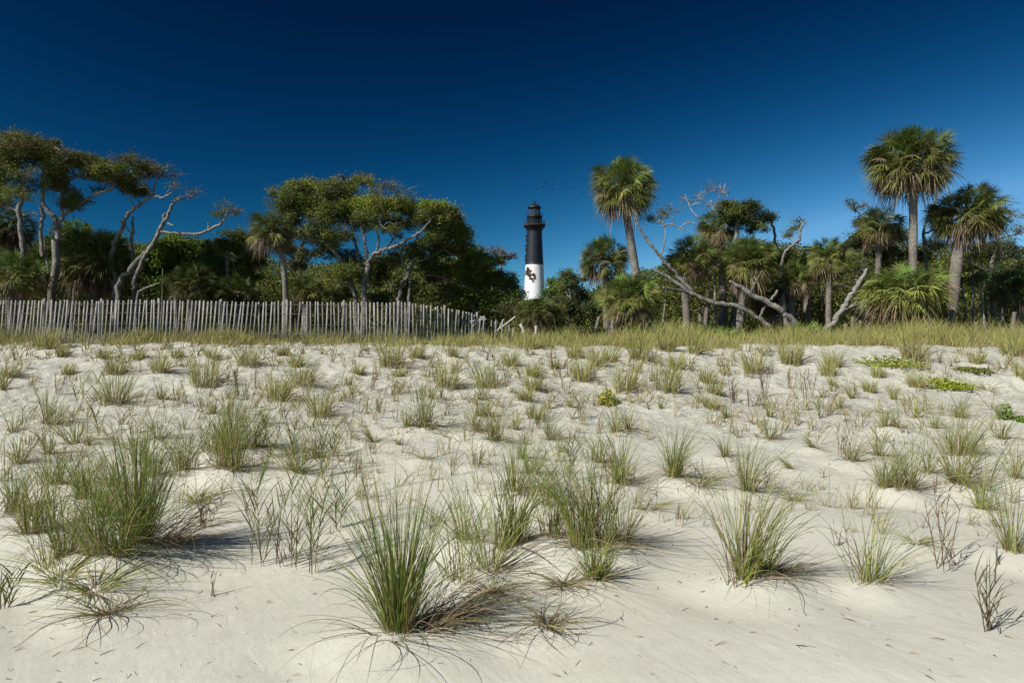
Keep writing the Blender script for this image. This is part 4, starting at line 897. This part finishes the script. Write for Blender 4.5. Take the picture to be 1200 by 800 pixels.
# fallen and leaning limbs on the right
oak(25.5, [[(909, 400, 8), (907, 392, 8), (895, 377, 8.5), (875, 364, 8.5), (855, 357, 8), (835, 354.5, 8), (818, 347, 7.5), (800, 337, 7), (783, 325, 5.5), (767, 316.5, 4)],
           [(812, 344, 7), (797, 326, 6.5), (785, 313, 6), (774.5, 302, 5.5), (757, 279, 5), (747, 262, 4), (744, 245, 2.5)],
           [(773, 300, 3), (777, 291, 3), (780, 273, 2.5), (776, 259, 2)], [(776, 265, 2.5), (786, 263, 2.5), (805, 270, 2)], [(818, 347, 4), (795, 340, 4.5), (777, 337, 3.5)], [(793, 335, 4), (800, 328, 3.5), (803, 321, 3)], [(788, 263, 2), (790, 252, 1.5), (795, 246, 1)], [(776, 259, 2), (786, 246, 1.5), (782, 240, 1)], [(744, 245, 1.8), (740, 236, 1.2), (741, 228, .8)]],
    [(770, 255, 11, 5, .9, LD), (778, 251, 7, 4, .7, LO), (786, 242, 8, 6, .04), (796, 244, 7, 6, .03)],
    'bleached limb arching low from the grass and forking up to the left', name='leaning_dead_tree', cat='tree', group='bleached dead wood among the trees', bark=(.225, .207, .175), seed=17, wsc=.66)
oak(31.5, [[(838, 400, 4), (838, 300, 3), (836, 250, 3), (833, 235, 2)], [(836, 262, 2.5), (815, 252, 2), (808, 240, 1.5), (803, 228, 1)], [(835, 245, 2), (845, 228, 1.5), (850, 215, 1)], [(815, 262, 2.5), (803, 262, 2), (795, 270, 1.5)]],
    [(822, 228, 12, 9, .04), (838, 222, 13, 10, .04), (850, 228, 9, 7, .04), (812, 238, 10, 7, .03), (828, 240, 11, 7, .05), (800, 232, 7, 6, .02)], 'tree with bare grey twiggy top against the sky over the grove', name='bare_twiggy_tree', bark=(.34, .30, .27), seed=18, dens=1.9, twigs=1.6)
oak(30, [[(862, 400, 8), (862, 300, 7), (864, 262, 5), (870, 250, 3)], [(864, 265, 4), (885, 256, 3), (900, 258, 3), (907, 268, 4), (908, 284, 4)], [(903, 258, 2), (908, 252, 1.5), (911, 246, 1)]],
    [(855, 240, 18, 6, 1.2, LG), (878, 244, 22, 7, 1.3), (895, 254, 14, 7, 1.2), (862, 254, 24, 9, 1.2), (885, 265, 20, 9, 1.0, LD), (830, 300, 28, 14, .9, LD), (910, 300, 26, 14, 1.0, LD)], 'flat-topped dark oak crown above the right-hand grove', leaf=(.06, .085, .028), seed=19, dens=1.4)
oak(29, [[(914, 400, 6), (915, 330, 5), (918, 301, 4), (924, 291, 4), (935.6, 281, 4), (938, 268, 3.5), (945, 259, 2.5)]], [(928, 266, 9, 6, .6, LD), (936, 258, 6, 4, .35, LD), (920, 274, 9, 6, .6, LD)], 'bare crooked pale branch poking above the grove beside a leaf sprig', name='dead_tree', group='bleached dead wood among the trees', seed=20)
oak(25.5, [[(940, 398, 11), (928, 376, 10.5), (912, 362, 10), (889, 350, 9.5), (869, 337, 8), (855, 329.5, 5)], [(880, 344, 4), (886, 330, 4), (893, 318, 3)], [(890, 372, 4), (896, 360, 5), (905, 350, 5), (911, 340, 4)]], [], 'thick grey log leaning left out of the palmettos', name='leaning_log', cat='log', group='bleached dead wood among the trees', seed=21, wsc=.68)
oak(25.8, [[(960, 400, 10), (966, 390, 10), (981, 370, 10), (990, 357, 9), (1000, 344, 8), (1008, 330, 7), (1016, 315, 5)], [(977, 376, 8), (992, 363, 8), (1003, 357, 7), (1014, 354, 5)], [(999, 342, 3), (990, 334, 2.5), (978, 333, 1.5)]], [(1008, 312, 16, 10, .7, LD), (1000, 325, 14, 7, .5, LD)], 'forked dark log leaning right toward the tallest palm', name='forked_leaning_tree', bark=(.26, .24, .21), group='bleached dead wood among the trees', seed=22, wsc=.7)
oak(30, [[(1010, 400, 8), (1012, 330, 7), (1015, 280, 5), (1010, 255, 3), (1000, 243, 2)], [(1014, 290, 4), (1040, 280, 3), (1060, 285, 2)]], [(997, 239, 10, 4, .6, LO), (1006, 243, 8, 4, .5, LO), (1012, 262, 14, 8, .8), (1005, 285, 22, 12, 1.1), (1040, 300, 26, 14, 1.1, LD), (990, 310, 24, 14, 1.0, LD), (1050, 275, 20, 10, 1, LD)], 'oak behind the medium palm with a small sprig reaching left', leaf=(.065, .085, .03), seed=23, dens=1.2)
oak(29, [[(1085, 400, 6), (1085, 300, 5), (1082, 272, 4), (1090, 250, 3), (1100, 225, 2.5), (1104, 215, 1.5)], [(1083, 274, 3.5), (1095, 270, 3), (1108, 266, 2)], [(1092, 246, 2), (1086, 236, 1.5), (1084, 228, 1)]], [(1095, 285, 18, 9, 1, LD), (1080, 300, 18, 12, 1, LD)], 'thin bare pale branch rising between the two big palm crowns', name='dead_tree', group='bleached dead wood among the trees', seed=24)
oak(30.5, [[(1165, 400, 8), (1162, 340, 7), (1165, 300, 6), (1172, 270, 4), (1185, 250, 2.5)], [(1164, 310, 4), (1185, 300, 3.5), (1205, 296, 3)], [(1170, 280, 3), (1190, 275, 2.5), (1210, 268, 2)], [(1163, 320, 3.5), (1140, 310, 3), (1120, 305, 2)]],
    [(1178, 240, 14, 6, .22, LO), (1192, 250, 16, 8, .2, LO), (1172, 262, 16, 7, .25, LO), (1195, 270, 14, 7, .35, LO), (1170, 285, 22, 7, .7), (1190, 298, 20, 6, .7), (1155, 300, 22, 9, 1, LD), (1195, 315, 20, 8, .8, LD), (1130, 310, 24, 10, 1, LD), (1165, 320, 26, 9, 1), (1215, 250, 14, 10, .4, LO)],
    'thin-leaved oak with grey see-through branches at the right border', leaf=(.08, .10, .04), seed=25, dens=1.3)
for (x0, x1, yt, Y, lb) in [(1141, 1143, 320, 27.5, 'pale slim trunk just right of the thick leaning palm'), (1152, 1157, 350, 27.2, 'thin leaning trunk second right of the thick palm'), (1172, 1176, 358, 27.8, 'slanted dark trunk near the right border'), (1131, 1135, 352, 29, 'dim trunk close behind the thick leaning palm')]:
    oak(Y, [[(x1, 402, 5), (x0, 372, 4.5), (x0-1, yt, 3.5), (x0-5, yt-20, 2)]], [(x0-3, yt-22, 12, 7, .9, LD)], lb, name='slim_tree', seed=int(x0))
# weathered old palm stumps among the palmettos
stp = [(1001, 372), (1012, 376), (1022, 370), (1084, 376), (1103, 378), (1120, 374), (1143, 378), (1160, 380), (1188, 366), (994, 380), (698, 372), (716, 374), (818, 360), (826, 352), (640, 372), (921, 345)]
for k, (x, yt) in enumerate(stp):
    Y = 25.6+rs.rand()*2.4; mb = MB(); a = P(x, 402, Y); b_ = P(x+rs.uniform(-4, 4), yt, Y)
    a[2] = min(a[2], float(G(np.array([a[0]]), np.array([a[1]]))[0])-.05)
    tube(mb, smooth_path([a, (a+b_)/2+rs.randn(3)*.03, b_], 5), np.linspace(.10, .07, 11), 8, col=np.array([.22, .19, .155])*rs.uniform(.8, 1.2))
    lm = [l for q, l in LAND if x >= q][-1]
    o = mb.build('dead_stump', M_palmbark, base=a, smooth=True); tag(o, f'slim weathered stump at the grass edge near {lm}', 'stump', 'slim weathered stumps along the grass edge')

# ---------------------------------------------------------------- the woods behind (one mass)
SX = [-300, 0, 60, 120, 170, 210, 260, 300, 340, 400, 450, 500, 540, 580, 603, 612, 640, 655, 690, 720, 770, 800, 830, 880, 940, 980, 1000, 1050, 1090, 1130, 1200, 1500]
SYY = [280, 280, 285, 280, 290, 290, 285, 300, 314, 312, 300, 302, 296, 316, 350, 358, 355, 346, 346, 328, 315, 300, 288, 282, 290, 292, 280, 282, 290, 285, 292, 280]
mb = MB()
def mass(n, Y0, Y1, size, drop, col):
    yy = rs.uniform(Y0, Y1, n); px = rs.uniform(-260, 1460, n)
    top = np.interp(px, SX, SYY)+drop+7*vnoise(px*.06, yy*.8)+5*vnoise(px*.2, yy)
    f = rs.rand(n)**.8; py = top+(402-top)*f
    x = (px-600)/F*yy; z = EYE-(py-400)/F*yy
    tone = 1+.8*vnoise(px*.05+yy, py*.08)
    leafcloud(mb, np.stack([x, yy, z], -1), size, cols(n, col, .35)*tone[:, None], up=.35, aspect=.6)
mass(330000, 33, 44, .15, -3, (.135, .152, .036))
mass(110000, 44, 56, .26, -2, (.12, .138, .034))
# added opaque dark cores that keep sky from showing through the far crowns
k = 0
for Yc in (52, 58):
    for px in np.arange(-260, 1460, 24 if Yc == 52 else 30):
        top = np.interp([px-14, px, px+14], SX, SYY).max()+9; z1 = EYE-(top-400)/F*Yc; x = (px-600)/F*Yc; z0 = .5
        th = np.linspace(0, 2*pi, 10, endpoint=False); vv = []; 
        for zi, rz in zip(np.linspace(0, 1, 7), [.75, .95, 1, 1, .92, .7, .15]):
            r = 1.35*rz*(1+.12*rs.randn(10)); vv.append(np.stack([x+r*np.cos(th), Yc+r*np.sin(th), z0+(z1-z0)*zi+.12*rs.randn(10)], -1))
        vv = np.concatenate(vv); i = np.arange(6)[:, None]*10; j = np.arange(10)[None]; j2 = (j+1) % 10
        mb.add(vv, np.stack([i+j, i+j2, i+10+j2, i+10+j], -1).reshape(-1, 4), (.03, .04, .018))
# slender trunks inside the woods
for q in range(150):
    Y = rs.uniform(31, 42); px = rs.uniform(-200, 1400); top = np.interp(px, SX, SYY)+25
    a = P(px, 405, Y); b_ = P(px+rs.uniform(-12, 12), top, Y)
    tube(mb, smooth_path([a, (a+b_)/2+rs.randn(3)*.15, b_], 3), np.linspace(.09, .03, 7), 5, col=np.array([.2, .18, .15])*rs.uniform(.7, 1.2))
tag(mb.build('background_woods', M_leaf), 'dark mass of coastal woods filling the gaps behind the named trees', 'woods', kind='stuff')
